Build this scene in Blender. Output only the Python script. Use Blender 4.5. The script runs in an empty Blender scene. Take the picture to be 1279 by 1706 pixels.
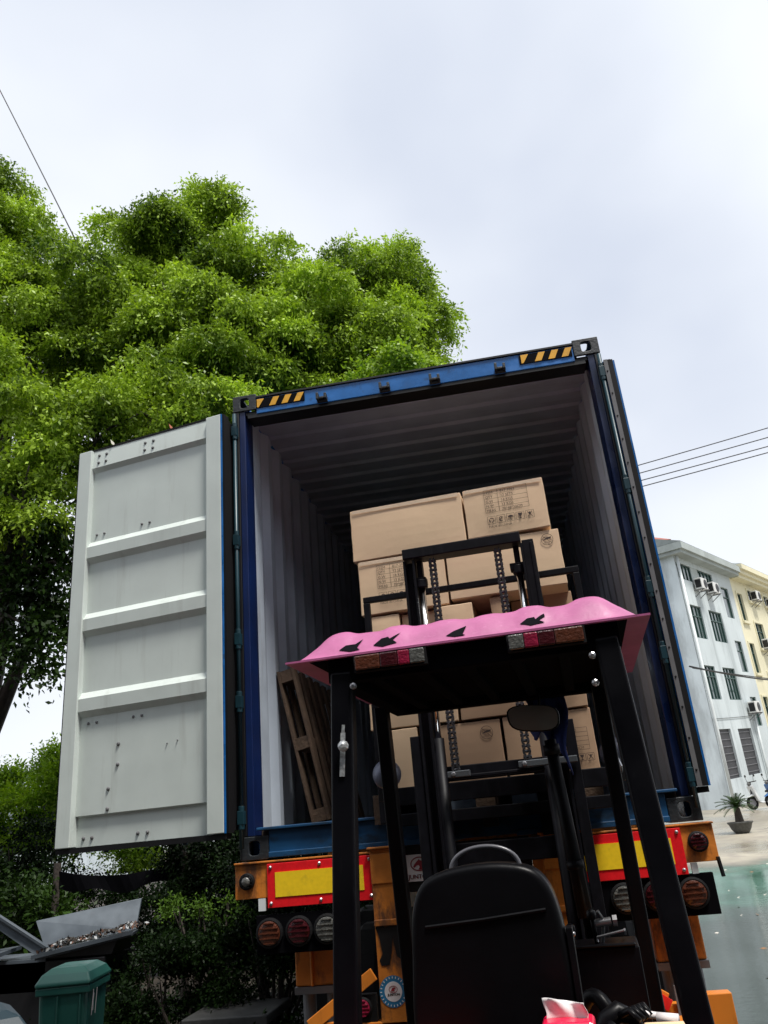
import bpy, math, random
import numpy as np
from mathutils import Vector, Matrix
R = math.radians
scene = bpy.context.scene
COL = scene.collection
rnd = random.Random(7)

# ------------------------------------------------------------------ camera
cam_d = bpy.data.cameras.new('camera')
cam = bpy.data.objects.new('camera', cam_d); COL.objects.link(cam); scene.camera = cam
cam_d.sensor_fit = 'VERTICAL'; cam_d.sensor_height = 24.0; cam_d.lens = 24*1311.365/1706
cam_d.clip_start = 0.02; cam_d.clip_end = 3000
def cam_axes(yaw, pitch, roll):
    f = Vector((math.sin(yaw)*math.cos(pitch), math.cos(yaw)*math.cos(pitch), math.sin(pitch)))
    r = Vector((math.cos(yaw), -math.sin(yaw), 0)); u = r.cross(f)
    return math.cos(roll)*r+math.sin(roll)*u, -math.sin(roll)*r+math.cos(roll)*u, f
cr, cu, cf = cam_axes(-0.1384138, 0.3798533, -0.0925106)
mw = Matrix((cr, cu, -cf)).transposed().to_4x4(); mw.translation = Vector((1.5855918, -4.4726029, 1.6033033))
cam.matrix_world = mw

# ------------------------------------------------------------------ sky and sun
SUN_EL, SUN_AZ = R(67), R(132)          # azimuth clockwise from +Y
world = bpy.data.worlds.new('World'); scene.world = world; world.use_nodes = True
nt = world.node_tree; nt.nodes.clear()
N = nt.nodes.new; L = nt.links.new
wo = N('ShaderNodeOutputWorld'); bg = N('ShaderNodeBackground'); L(bg.outputs[0], wo.inputs[0])
sky = N('ShaderNodeTexSky'); sky.sky_type = 'NISHITA'; sky.sun_disc = False
sky.sun_elevation = SUN_EL; sky.sun_rotation = SUN_AZ; sky.dust_density = 2
tc = N('ShaderNodeTexCoord'); mp = N('ShaderNodeMapping'); mp.inputs['Location'].default_value = (0.3, 1.1, 0.2)
mp.inputs['Scale'].default_value = (1, 1, 1.6)
nz = N('ShaderNodeTexNoise'); nz.inputs['Scale'].default_value = 1.7; nz.inputs['Detail'].default_value = 4; nz.inputs['Roughness'].default_value = .42; nz.inputs['Distortion'].default_value = .15
L(tc.outputs['Generated'], mp.inputs[0]); L(mp.outputs[0], nz.inputs[0])
cd = N('ShaderNodeVectorMath'); cd.operation = 'DISTANCE'; cd.inputs[1].default_value = (0.14, 0.80, 0.58)
L(tc.outputs['Generated'], cd.inputs[0])
mr = N('ShaderNodeMapRange'); mr.interpolation_type = 'SMOOTHSTEP'
mr.inputs[1].default_value = 0.0; mr.inputs[2].default_value = 0.42; mr.inputs[3].default_value = -0.2; mr.inputs[4].default_value = 0.06
L(cd.outputs['Value'], mr.inputs[0])
ad = N('ShaderNodeMath'); ad.operation = 'ADD'; L(nz.outputs[0], ad.inputs[0]); L(mr.outputs[0], ad.inputs[1])
cr_ = N('ShaderNodeValToRGB'); e = cr_.color_ramp.elements
e[0].position = .24; e[0].color = (.64, .70, .83, 1); e[1].position = .60; e[1].color = (.97, 1.01, 1.07, 1)
sz = N('ShaderNodeSeparateXYZ'); L(tc.outputs['Generated'], sz.inputs[0])
hz_ = N('ShaderNodeMapRange'); hz_.interpolation_type = 'SMOOTHSTEP'; hz_.inputs[1].default_value = 0.0; hz_.inputs[2].default_value = 0.4; hz_.inputs[3].default_value = .12; hz_.inputs[4].default_value = 0.0
L(sz.outputs[2], hz_.inputs[0]); ad2 = N('ShaderNodeMath'); ad2.operation = 'ADD'; L(ad.outputs[0], ad2.inputs[0]); L(hz_.outputs[0], ad2.inputs[1]); L(ad2.outputs[0], cr_.inputs[0])
sc_ = N('ShaderNodeVectorMath'); sc_.operation = 'SCALE'; sc_.inputs['Scale'].default_value = 10.0
L(cr_.outputs[0], sc_.inputs[0])
mx = N('ShaderNodeMix'); mx.data_type = 'RGBA'; mx.inputs[0].default_value = .93
L(sky.outputs[0], mx.inputs[6]); L(sc_.outputs[0], mx.inputs[7])
L(mx.outputs[2], bg.inputs[0]); bg.inputs[1].default_value = 0.1
sun_d = bpy.data.lights.new('sun', 'SUN'); sun_d.energy = 4.6; sun_d.angle = R(12); sun_d.color = (1, .96, .9)
sun = bpy.data.objects.new('sun', sun_d); COL.objects.link(sun)
sd = Vector((math.sin(SUN_AZ)*math.cos(SUN_EL), math.cos(SUN_AZ)*math.cos(SUN_EL), math.sin(SUN_EL)))
sun.rotation_euler = sd.to_track_quat('Z', 'Y').to_euler()
scene.view_settings.view_transform = 'Standard'; scene.view_settings.look = 'None'
scene.view_settings.exposure = 0.10; scene.view_settings.gamma = 1
scene.cycles.max_bounces = 8; scene.cycles.diffuse_bounces = 3; scene.cycles.transparent_max_bounces = 6
scene.cycles.sample_clamp_indirect = 4

# ------------------------------------------------------------------ helpers
class MB:
    def __init__(s): s.v = []; s.f = []; s.m = []
    def add(s, vs, fs, m=0):
        b = len(s.v); s.v += [Vector(p) for p in vs]
        s.f += [tuple(b+i for i in f) for f in fs]; s.m += [m]*len(fs); return s
    def box(s, x0, x1, y0, y1, z0, z1, m=0):
        if x0 > x1: x0, x1 = x1, x0
        if y0 > y1: y0, y1 = y1, y0
        if z0 > z1: z0, z1 = z1, z0
        return s.add([(x0,y0,z0),(x1,y0,z0),(x1,y1,z0),(x0,y1,z0),(x0,y0,z1),(x1,y0,z1),(x1,y1,z1),(x0,y1,z1)],
              [(0,3,2,1),(4,5,6,7),(0,1,5,4),(1,2,6,5),(2,3,7,6),(3,0,4,7)], m)
    def bar(s, p, q, w, h, up=(0,0,1), m=0, w2=None, h2=None):
        p = Vector(p); q = Vector(q); d = (q-p).normalized(); up = Vector(up)
        a = d.cross(up)
        if a.length < 1e-4: a = d.cross(Vector((0,1,0)))
        a.normalize(); b = a.cross(d).normalized(); w2 = w2 or w; h2 = h2 or h
        vs = []
        for c, ww, hh in ((p, w, h), (q, w2, h2)):
            for i, j in ((-1,-1),(1,-1),(1,1),(-1,1)): vs.append(c+a*(i*ww/2)+b*(j*hh/2))
        return s.add(vs, [(0,3,2,1),(4,5,6,7),(0,1,5,4),(1,2,6,5),(2,3,7,6),(3,0,4,7)], m)
    def tube(s, pts, r, n=10, m=0, cap=True):
        pts = [Vector(p) for p in pts]; k = len(pts); rs = r if isinstance(r, (list, tuple)) else [r]*k
        d0 = (pts[1]-pts[0]).normalized(); a = d0.orthogonal().normalized(); vs = []
        for i, p in enumerate(pts):
            d = (pts[min(i+1, k-1)]-pts[max(i-1, 0)]).normalized()
            a = (a-d*a.dot(d)).normalized(); b = d.cross(a)
            for j in range(n):
                t = 2*math.pi*j/n; vs.append(p+(a*math.cos(t)+b*math.sin(t))*rs[i])
        fs = [(i*n+j, i*n+(j+1)%n, (i+1)*n+(j+1)%n, (i+1)*n+j) for i in range(k-1) for j in range(n)]
        if cap: fs += [tuple(range(n-1, -1, -1)), tuple((k-1)*n+j for j in range(n))]
        return s.add(vs, fs, m)
    def cyl(s, p, q, r, r2=None, n=16, m=0):
        return s.tube([p, q], [r, r if r2 is None else r2], n, m)
    def lathe(s, c, ax, prof, n=20, m=0):      # prof: (radius, distance along ax)
        ax = Vector(ax).normalized(); a = ax.orthogonal().normalized(); b = ax.cross(a); c = Vector(c); vs = []
        for r, h in prof:
            for j in range(n):
                t = 2*math.pi*j/n; vs.append(c+ax*h+(a*math.cos(t)+b*math.sin(t))*max(r, 1e-4))
        fs = [(i*n+j, i*n+(j+1)%n, (i+1)*n+(j+1)%n, (i+1)*n+j) for i in range(len(prof)-1) for j in range(n)]
        fs += [tuple(range(n-1, -1, -1)), tuple((len(prof)-1)*n+j for j in range(n))]
        return s.add(vs, fs, m)
    def prism(s, poly, fn, d0, d1, m=0):       # fn(a,b,depth)->point
        n = len(poly); vs = [fn(a, b, d0) for a, b in poly]+[fn(a, b, d1) for a, b in poly]
        fs = [tuple(range(n)), tuple(range(2*n-1, n-1, -1))]+[(i, n+i, n+(i+1) % n, (i+1) % n) for i in range(n)]
        return s.add(vs, fs, m)
    def ring(s, o, X, Y, w, h, hw, hh, t, m=0, n=24):   # plate w x h with a rounded hole, o = lower corner, thickness t along X x Y
        o = Vector(o); X = Vector(X); Y = Vector(Y); Z = X.cross(Y); out = []; inn = []
        for j in range(n):
            a = 2*math.pi*(j+.5)/n; c, q = math.cos(a), math.sin(a)
            k = min(w/2/abs(c) if abs(c) > 1e-6 else 9, h/2/abs(q) if abs(q) > 1e-6 else 9)
            out.append((w/2+c*k, h/2+q*k))
            e_ = (abs(c)**4+abs(q)**4)**.25; inn.append((w/2+hw/2*c/e_, h/2+hh/2*q/e_))
        # push nearest outline points into the corners
        for cx_, cy_ in ((0,0),(w,0),(w,h),(0,h)):
            i = min(range(n), key=lambda i: (out[i][0]-cx_)**2+(out[i][1]-cy_)**2); out[i] = (cx_, cy_)
        vs = []
        for z in (0, t):
            for l in (out, inn): vs += [o+X*a+Y*b+Z*z for a, b in l]
        fs = []
        for j in range(n):
            k = (j+1) % n
            fs += [(j, n+j, n+k, k), (2*n+j, 2*n+k, 3*n+k, 3*n+j), (j, k, 2*n+k, 2*n+j), (n+j, 3*n+j, 3*n+k, n+k)]
        return s.add(vs, fs, m)
BASE = {}
def obj(name, mb, mats, parent=None, bevel=0, smooth=False, base=None, seg=2):
    off = BASE.get(parent.name, Vector()) if parent else Vector(base or (0,0,0))
    me = bpy.data.meshes.new(name); me.from_pydata([tuple(v-off) for v in mb.v], [], mb.f)
    for m in (mats if isinstance(mats, (list, tuple)) else [mats]): me.materials.append(m)
    me.polygons.foreach_set('material_index', mb.m)
    if smooth: me.polygons.foreach_set('use_smooth', [True]*len(me.polygons))
    me.update(); o = bpy.data.objects.new(name, me); COL.objects.link(o)
    if parent: o.parent = parent
    else: o.location = off
    BASE[o.name] = off
    if bevel:
        b = o.modifiers.new('bevel', 'BEVEL'); b.width = bevel; b.segments = seg; b.limit_method = 'ANGLE'; b.angle_limit = R(35)
        b.harden_normals = False
    return o
def tag(o, label, cat, group=None):
    o['label'] = label; o['category'] = cat
    if group: o['group'] = group
    return o
def thing(name, label, cat, base=(0,0,0), rz=0, group=None, world=True):
    o = bpy.data.objects.new(name, None); COL.objects.link(o); o.empty_display_size = .1
    o.location = base; o.rotation_euler = (0, 0, rz)
    BASE[o.name] = Vector(base) if world else Vector()
    return tag(o, label, cat, group)
def dup(o, parent=None):
    c = o.copy(); COL.objects.link(c)
    if parent: c.parent = parent
    BASE[c.name] = BASE.get(o.name, Vector())
    for ch in [x for x in COL.objects if x.parent == o]: dup(ch, c)
    return c
def structure(o): o['kind'] = 'structure'; return o

def M(name, col, rough=.5, metal=0, var=.15, vs=4, dirt=0, dcol=(.05,.04,.03), dscale=(5,5,.7), dth=.55,
      bump=0, bs=80, spec=.5, coat=0, rvar=0, col2=None):
    m = bpy.data.materials.new(name); m.use_nodes = True; t = m.node_tree; n = t.nodes; l = t.links
    b = n['Principled BSDF']; b.inputs['Roughness'].default_value = rough; b.inputs['Metallic'].default_value = metal
    b.inputs['Specular IOR Level'].default_value = spec; b.inputs['Coat Weight'].default_value = coat
    tcn = n.new('ShaderNodeTexCoord'); no = n.new('ShaderNodeTexNoise'); no.inputs['Scale'].default_value = vs; no.inputs['Detail'].default_value = 6
    l.new(tcn.outputs['Object'], no.inputs[0])
    rm = n.new('ShaderNodeMapRange'); rm.inputs[1].default_value = .3; rm.inputs[2].default_value = .7
    l.new(no.outputs[0], rm.inputs[0])
    mc = n.new('ShaderNodeMix'); mc.data_type = 'RGBA'; l.new(rm.outputs[0], mc.inputs[0])
    c2 = col2 or tuple(min(1, c*(1+var)) for c in col)
    mc.inputs[6].default_value = (*[c*(1-var) for c in col], 1); mc.inputs[7].default_value = (*c2, 1)
    out = mc.outputs[2]
    if dirt:
        mp_ = n.new('ShaderNodeMapping'); mp_.inputs['Scale'].default_value = dscale; l.new(tcn.outputs['Object'], mp_.inputs[0])
        nd = n.new('ShaderNodeTexNoise'); nd.inputs['Scale'].default_value = 1; nd.inputs['Detail'].default_value = 8; nd.inputs['Roughness'].default_value = .65
        l.new(mp_.outputs[0], nd.inputs[0]); r2 = n.new('ShaderNodeMapRange'); r2.inputs[1].default_value = dth; r2.inputs[2].default_value = dth+.14
        r2.inputs[4].default_value = dirt; l.new(nd.outputs[0], r2.inputs[0])
        m2 = n.new('ShaderNodeMix'); m2.data_type = 'RGBA'; l.new(r2.outputs[0], m2.inputs[0]); l.new(out, m2.inputs[6]); m2.inputs[7].default_value = (*dcol, 1)
        out = m2.outputs[2]
    l.new(out, b.inputs['Base Color'])
    if rvar:
        rr = n.new('ShaderNodeMapRange'); rr.inputs[1].default_value = .35; rr.inputs[2].default_value = .65
        rr.inputs[3].default_value = max(.03, rough-rvar); rr.inputs[4].default_value = min(1, rough+rvar); l.new(no.outputs[0], rr.inputs[0]); l.new(rr.outputs[0], b.inputs['Roughness'])
    if bump:
        nb = n.new('ShaderNodeTexNoise'); nb.inputs['Scale'].default_value = bs; nb.inputs['Detail'].default_value = 4; l.new(tcn.outputs['Object'], nb.inputs[0])
        bp = n.new('ShaderNodeBump'); bp.inputs['Strength'].default_value = bump; bp.inputs['Distance'].default_value = .01
        l.new(nb.outputs[0], bp.inputs['Height']); l.new(bp.outputs[0], b.inputs['Normal'])
    return m
def leafmat(name, dark, light, trans=.35, spec=.35):
    m = bpy.data.materials.new(name); m.use_nodes = True; t = m.node_tree; n = t.nodes; l = t.links
    b = n['Principled BSDF']; b.inputs['Roughness'].default_value = .42; b.inputs['Specular IOR Level'].default_value = spec
    g = n.new('ShaderNodeNewGeometry'); no = n.new('ShaderNodeTexNoise'); no.inputs['Scale'].default_value = .9; no.inputs['Detail'].default_value = 4
    tcn = n.new('ShaderNodeTexCoord'); l.new(tcn.outputs['Object'], no.inputs[0])
    a = n.new('ShaderNodeMath'); a.operation = 'MULTIPLY_ADD'; a.inputs[1].default_value = .42; l.new(g.outputs['Random Per Island'], a.inputs[0])
    m1 = n.new('ShaderNodeMapRange'); m1.inputs[1].default_value = .38; m1.inputs[2].default_value = .62; m1.inputs[4].default_value = .58; l.new(no.outputs[0], m1.inputs[0]); l.new(m1.outputs[0], a.inputs[2])
    mc = n.new('ShaderNodeMix'); mc.data_type = 'RGBA'; l.new(a.outputs[0], mc.inputs[0])
    mc.inputs[6].default_value = (*dark, 1); mc.inputs[7].default_value = (*light, 1)
    l.new(mc.outputs[2], b.inputs['Base Color'])
    tr = n.new('ShaderNodeBsdfTranslucent'); hs = n.new('ShaderNodeMix'); hs.data_type = 'RGBA'; hs.blend_type = 'MULTIPLY'; hs.inputs[0].default_value = 1
    l.new(mc.outputs[2], hs.inputs[6]); hs.inputs[7].default_value = (1.3, 1.35, .5, 1); l.new(hs.outputs[2], tr.inputs[0])
    ms = n.new('ShaderNodeMixShader'); ms.inputs[0].default_value = trans; l.new(b.outputs[0], ms.inputs[1]); l.new(tr.outputs[0], ms.inputs[2])
    l.new(ms.outputs[0], n['Material Output'].inputs[0]); return m

def text_tris(txt, size):
    cu_ = bpy.data.curves.new('t', 'FONT'); cu_.body = txt; cu_.size = size; cu_.resolution_u = 3
    o = bpy.data.objects.new('t', cu_); me = bpy.data.meshes.new_from_object(o)
    vs = [tuple(v.co) for v in me.vertices]; fs = [tuple(p.vertices) for p in me.polygons]
    bpy.data.objects.remove(o); bpy.data.meshes.remove(me); bpy.data.curves.remove(cu_)
    return vs, fs
def put_text(mb, txt, size, fn, m=0, bold=0, sx=1):
    vs, fs = text_tris(txt, size)
    for dx in ([0] if not bold else [-bold, 0, bold]):
        mb.add([fn(v[0]*sx+dx, v[1]) for v in vs], fs, m)
    return max(v[0] for v in vs)*sx if vs else 0

# ------------------------------------------------------------------ materials
m_white = M('door_white', (.60,.66,.625), .42, var=.05, dirt=.28, dcol=(.32,.33,.29), dscale=(11,11,1.0), dth=.55, bump=.10, bs=7, rvar=.08)
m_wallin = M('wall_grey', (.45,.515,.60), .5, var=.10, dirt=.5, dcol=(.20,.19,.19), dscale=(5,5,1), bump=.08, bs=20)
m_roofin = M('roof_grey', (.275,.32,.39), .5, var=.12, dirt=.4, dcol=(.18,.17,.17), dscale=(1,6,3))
m_blue = M('container_blue', (.012,.13,.40), .32, var=.3, vs=6, dirt=.75, dcol=(.012,.03,.06), dscale=(7,9,9), dth=.56, rvar=.15, bump=.06, bs=30)
m_navyL = M('post_blue', (.0025,.014,.075), .4, var=.25, dirt=.6, dcol=(.008,.012,.03), dscale=(9,9,2))
m_blueshade = M('sill_blue_shaded', (.006,.055,.14), .45, var=.4, vs=5, dirt=.85, dcol=(.008,.016,.024), dscale=(5,9,9), dth=.5)  # container blue darkened to paint in the sill's shade, plus grime
m_navy = M('post_navy', (.003,.012,.055), .35, var=.25, dirt=.6, dcol=(.01,.014,.03), dscale=(9,9,2), rvar=.12)
m_teal = M('rod_teal', (.007,.036,.05), .4, .1, var=.2, dirt=.5, dcol=(.02,.03,.03))
m_blackblue = M('casting_black', (.014,.018,.022), .5, var=.3, bump=.3, bs=60, dirt=.3, dcol=(.06,.04,.03), dscale=(20,20,20))
m_matte = M('matte_black', (.003,.003,.004), .95, spec=.04)
m_rubber = M('rubber', (.004,.004,.005), .7, spec=.25)
m_dark = M('dark_steel', (.005,.005,.006), .45, .0, var=.3)
m_gasket = M('gasket_grey', (.13,.13,.135), .5, var=.25, dirt=.6, dcol=(.06,.05,.05), dscale=(20,20,6))
m_floor = M('plywood', (.045,.03,.02), .7, var=.3, vs=9)
m_yel = M('hazard_yellow', (.75,.38,.02), .45, var=.15, dirt=.4, dcol=(.2,.12,.05), dscale=(20,20,20))
m_black = M('hazard_black', (.005,.005,.007), .8, spec=.05)
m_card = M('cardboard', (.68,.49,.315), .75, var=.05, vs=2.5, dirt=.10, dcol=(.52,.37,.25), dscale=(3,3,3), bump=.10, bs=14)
m_cardshade = M('cardboard_shaded', (.40,.26,.16), .78, var=.06, vs=2.5, bump=.1, bs=14)  # darker copy of the cardboard, shade put into its colour
m_ink = M('box_ink', (.05,.03,.025), .8)
m_tape = M('tape', (.70,.55,.40), .2, var=.08, vs=8, bump=.15, bs=60, coat=.3)
m_wood = M('pallet_wood', (.085,.052,.032), .8, var=.35, vs=12, dirt=.6, dcol=(.05,.03,.02), dscale=(14,14,5), bump=.5, bs=50)
m_orange = M('trailer_orange', (.52,.165,.018), .55, var=.25, vs=7, dirt=.9, dcol=(.07,.03,.016), dscale=(9,12,4), dth=.50, bump=.15, bs=60)
m_orangeB = M('bright_orange', (.62,.19,.018), .45, var=.12, dirt=.4, dcol=(.2,.06,.02), dscale=(12,12,5))
m_redref = M('reflector_red', (.72,.012,.018), .3, var=.1, vs=60)
m_yelref = M('reflector_yellow', (.85,.58,.02), .3, var=.06, vs=50, dirt=.35, dcol=(.35,.24,.03), dscale=(14,14,14), dth=.58)
m_bolt = M('bolt_steel', (.35,.35,.37), .3, .8)
m_amber = M('amber_lens', (.085,.022,.009), .35, var=.2, vs=60, bump=.3, bs=120, coat=.5)
m_redl = M('red_lens', (.045,.003,.006), .3, var=.2, vs=60, bump=.3, bs=120, coat=.5)
m_redhot = M('pink_red_lens', (.22,.008,.035), .3, var=.2, vs=60, bump=.3, bs=120)
m_clear = M('clear_lens', (.095,.095,.088), .3, var=.25, vs=60, bump=.4, bs=120, coat=.6)
m_sign = M('sign_white', (.72,.68,.68), .4, var=.05)
m_signred = M('sign_red', (.25,.02,.03), .5)
m_stkblue = M('sticker_blue', (.02,.16,.32), .4)
m_pink = M('canopy_pink', (.42,.11,.255), .45, var=.12, vs=9, coat=0, bump=.35, bs=16, dirt=.25, dcol=(.78,.35,.6), dscale=(30,30,90), dth=.6)
m_fblack = M('forklift_black', (.0025,.0025,.004), .42, .0, var=.3, spec=.14, rvar=.08, dirt=.6, dcol=(.022,.022,.024), dscale=(40,40,9), dth=.62)
m_mast = M('mast_black', (.004,.004,.006), .48, .0, var=.4, vs=20, dirt=.5, dcol=(.016,.016,.018), dscale=(40,40,4), spec=.15)
m_chrome = M('chrome', (.75,.76,.78), .12, 1, var=.05)
m_chain = M('chain_steel', (.05,.05,.055), .45, .7, var=.5, vs=60)
m_leather = M('seat_vinyl', (.004,.004,.005), .34, var=.2, bump=.3, bs=9, spec=.12)
m_mirror = M('mirror_glass', (.22,.205,.195), .25, .0)
m_lamp = M('lamp_shell', (.10,.11,.16), .4, .2, var=.3, vs=25)
m_fred = M('forklift_red', (.60,.02,.015), .4, var=.1)
m_tissue = M('tissue_paper', (.82,.78,.78), .9, var=.04)
m_packred = M('pack_red', (.75,.01,.06), .28, var=.08, coat=.3)
m_blueclo = M('blue_cloth', (.012,.03,.16), .85, var=.3, bump=.4, bs=60)
m_bin = M('bin_green', (.018,.105,.085), .42, var=.12, vs=6, dirt=.35, dcol=(.02,.09,.07), dscale=(8,8,2), rvar=.1)
m_bin2 = M('bin_blue', (.004,.018,.028), .45, var=.1)
m_sheet = M('trough_steel', (.07,.085,.10), .4, .2, var=.25, vs=5, dirt=.5, dcol=(.08,.08,.09), dscale=(4,4,4), rvar=.1)
m_soil = M('soil', (.03,.025,.02), .95, var=.4, bump=.6, bs=12)
m_bark = M('bark', (.045,.035,.028), .9, var=.4, vs=14, bump=.8, bs=30)
m_stone = M('stone_slab', (.05,.05,.048), .6, var=.25, vs=9, bump=.3, bs=40)
m_pot = M('pot_grey', (.07,.07,.065), .7, var=.3, vs=12, bump=.3, bs=30)
m_plaster = M('blue_plaster', (.52,.575,.59), .85, var=.10, vs=.45, dirt=.45, dcol=(.24,.28,.29), dscale=(1.3,1.3,.22), dth=.5, bump=.1, bs=4)
m_plasterw = M('gable_plaster', (.66,.73,.76), .85, var=.10, vs=.6, dirt=.6, dcol=(.30,.33,.34), dscale=(1.0,1.0,.25), dth=.5, bump=.1, bs=4)
m_yplaster = M('yellow_plaster', (.68,.64,.46), .85, var=.08, vs=.6, dirt=.3, dcol=(.42,.38,.25), dscale=(1.5,1.5,.25))
m_eave = M('eave_grey', (.36,.40,.39), .85, var=.12, vs=.7, dirt=.4, dcol=(.2,.22,.21), dscale=(1,1,.6))
m_glass = M('window_glass', (.02,.045,.04), .12, var=.5, vs=.8, coat=.4)
m_frame = M('window_frame_green', (.02,.06,.05), .5)
m_framew = M('frame_pale', (.45,.48,.46), .5)
m_rolldoor = M('garage_grey', (.03,.03,.034), .6, var=.2, vs=2)
m_pipe = M('pipe_white', (.62,.66,.66), .5, var=.08)
m_ac = M('ac_white', (.62,.62,.60), .5, var=.06)
m_tile = M('roof_tile_red', (.30,.09,.06), .8, var=.2)
m_tileg = M('roof_tile_grey', (.22,.25,.25), .8, var=.2, vs=2)
m_cable = M('cable_black', (.012,.012,.013), .6)
m_metalgrey = M('metal_grey', (.16,.16,.17), .5, .3, var=.2)
m_scoot = M('scooter_white', (.6,.62,.62), .3, coat=.4)
m_scootb = M('scooter_blue', (.03,.12,.32), .3, coat=.4)
m_leafA = leafmat('camphor_leaf', (.016,.058,.007), (.46,.64,.06), .28, .2)
m_leafB = leafmat('bush_leaf', (.05,.14,.012), (.46,.66,.05), .45)
m_leafD = leafmat('deep_shaded_leaf', (.002,.005,.002), (.014,.032,.006), .12, .08)  # leaf green darkened: shade under the trees put into the colour
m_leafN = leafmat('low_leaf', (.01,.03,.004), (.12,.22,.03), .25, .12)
m_leafM = leafmat('shaded_leaf', (.003,.009,.002), (.04,.085,.012), .2, .12)  # milder green, likewise darkened to stand for shade
m_leafY = leafmat('young_leaf', (.14,.26,.02), (.40,.52,.06), .4)
m_cycad = leafmat('cycad_leaf', (.015,.04,.012), (.05,.09,.025), .15)

# ------------------------------------------------------------------ ground
def gz(x, y):
    ys = [-60, 5, 10, 21, 30, 36, 60, 400]; zs = [0, .02, .17, .57, 1.02, 1.2, 1.9, 2.6]
    z = float(np.interp(y, ys, zs)); k = min(1, max(0, (x+1)/4)); return z*k+(1-k)*min(z, .3)
def ground_material():
    m = bpy.data.materials.new('wet_ground'); m.use_nodes = True; t = m.node_tree; n = t.nodes; l = t.links
    b = n['Principled BSDF']; g = n.new('ShaderNodeTexCoord'); sx = n.new('ShaderNodeSeparateXYZ'); l.new(g.outputs['Object'], sx.inputs[0])
    def noise(s, d=5, sc=(1,1,1)):
        mp_ = n.new('ShaderNodeMapping'); mp_.inputs['Scale'].default_value = sc; l.new(g.outputs['Object'], mp_.inputs[0])
        x = n.new('ShaderNodeTexNoise'); x.inputs['Scale'].default_value = s; x.inputs['Detail'].default_value = d; l.new(mp_.outputs[0], x.inputs[0]); return x.outputs[0]
    def rng(v, a, b_, c=0, d=1):
        x = n.new('ShaderNodeMapRange'); x.inputs[1].default_value = a; x.inputs[2].default_value = b_; x.inputs[3].default_value = c; x.inputs[4].default_value = d; l.new(v, x.inputs[0]); return x.outputs[0]
    def mixc(f, a, b_):
        x = n.new('ShaderNodeMix'); x.data_type = 'RGBA'; l.new(f, x.inputs[0])
        for s_, v in ((6, a), (7, b_)):
            if isinstance(v, tuple): x.inputs[s_].default_value = (*v, 1)
            else: l.new(v, x.inputs[s_])
        return x.outputs[2]
    def mth(op, a, b_):
        x = n.new('ShaderNodeMath'); x.operation = op
        for i, v in enumerate((a, b_)):
            if isinstance(v, (int, float)): x.inputs[i].default_value = v
            else: l.new(v, x.inputs[i])
        return x.outputs[0]
    conc = mixc(rng(noise(.35, 6), .35, .65), (.17,.155,.12), (.38,.345,.27))
    conc = mixc(rng(noise(3, 6), .45, .75), conc, (.24,.21,.18))
    wetc = mixc(rng(noise(.9, 6), .35, .65), (.015,.026,.018), (.032,.046,.038))  # wet concrete, tinted greener for the reflection
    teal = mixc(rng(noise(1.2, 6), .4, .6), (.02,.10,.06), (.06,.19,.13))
    y = mth('ADD', sx.outputs[1], mth('MULTIPLY', mth('SUBTRACT', noise(.5, 6), .5), 6.0))
    near = rng(y, 12.4, 15.4, 1, 0)          # 1 = near wet slab
    refl_band = mth('MULTIPLY', rng(y, 7.5, 10, 0, 1), rng(y, 13.3, 14, 1, 0))  # teal band: a green reflection painted into the ground colour
    c = mixc(near, conc, wetc); c = mixc(mth('MULTIPLY', refl_band, .8), c, teal)
    soil = mixc(rng(noise(6, 6), .35, .65), (.012,.010,.008), (.05,.04,.03))
    left = rng(mth('ADD', sx.outputs[0], mth('MULTIPLY', mth('SUBTRACT', noise(1.5, 3), .5), .6)), -.5, -.2, 1, 0)
    c = mixc(left, c, soil); l.new(c, b.inputs['Base Color'])
    wet = mth('MULTIPLY', rng(noise(.45, 4, (1,.6,1)), .40, .58), 1)
    ro = mth('SUBTRACT', .55, mth('MULTIPLY', mth('MAXIMUM', mth('MULTIPLY', wet, .8), near), .47))
    ro = mth('ADD', ro, mth('MULTIPLY', left, .5)); l.new(ro, b.inputs['Roughness'])
    nb = noise(9, 5); bp = n.new('ShaderNodeBump'); bp.inputs['Strength'].default_value = .09; bp.inputs['Distance'].default_value = .02; l.new(nb, bp.inputs['Height']); l.new(bp.outputs[0], b.inputs['Normal'])
    return m
mb = MB()
xs = [-400,-150,-60,-30,-15,-8,-4,-2,-1,0,1,2,3,4,6,9,14,20,30,60,150,400]; ys = [-60,-30,-15,-8,-4,0,3,5,7.5,10,13,16,21,25.5,30,33,36,45,60,120,250,400]
mb.add([(x, y, gz(x, y)) for y in ys for x in xs], [(j*len(xs)+i, j*len(xs)+i+1, (j+1)*len(xs)+i+1, (j+1)*len(xs)+i) for j in range(len(ys)-1) for i in range(len(xs)-1)])
structure(obj('ground', mb, ground_material(), smooth=True))

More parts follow.
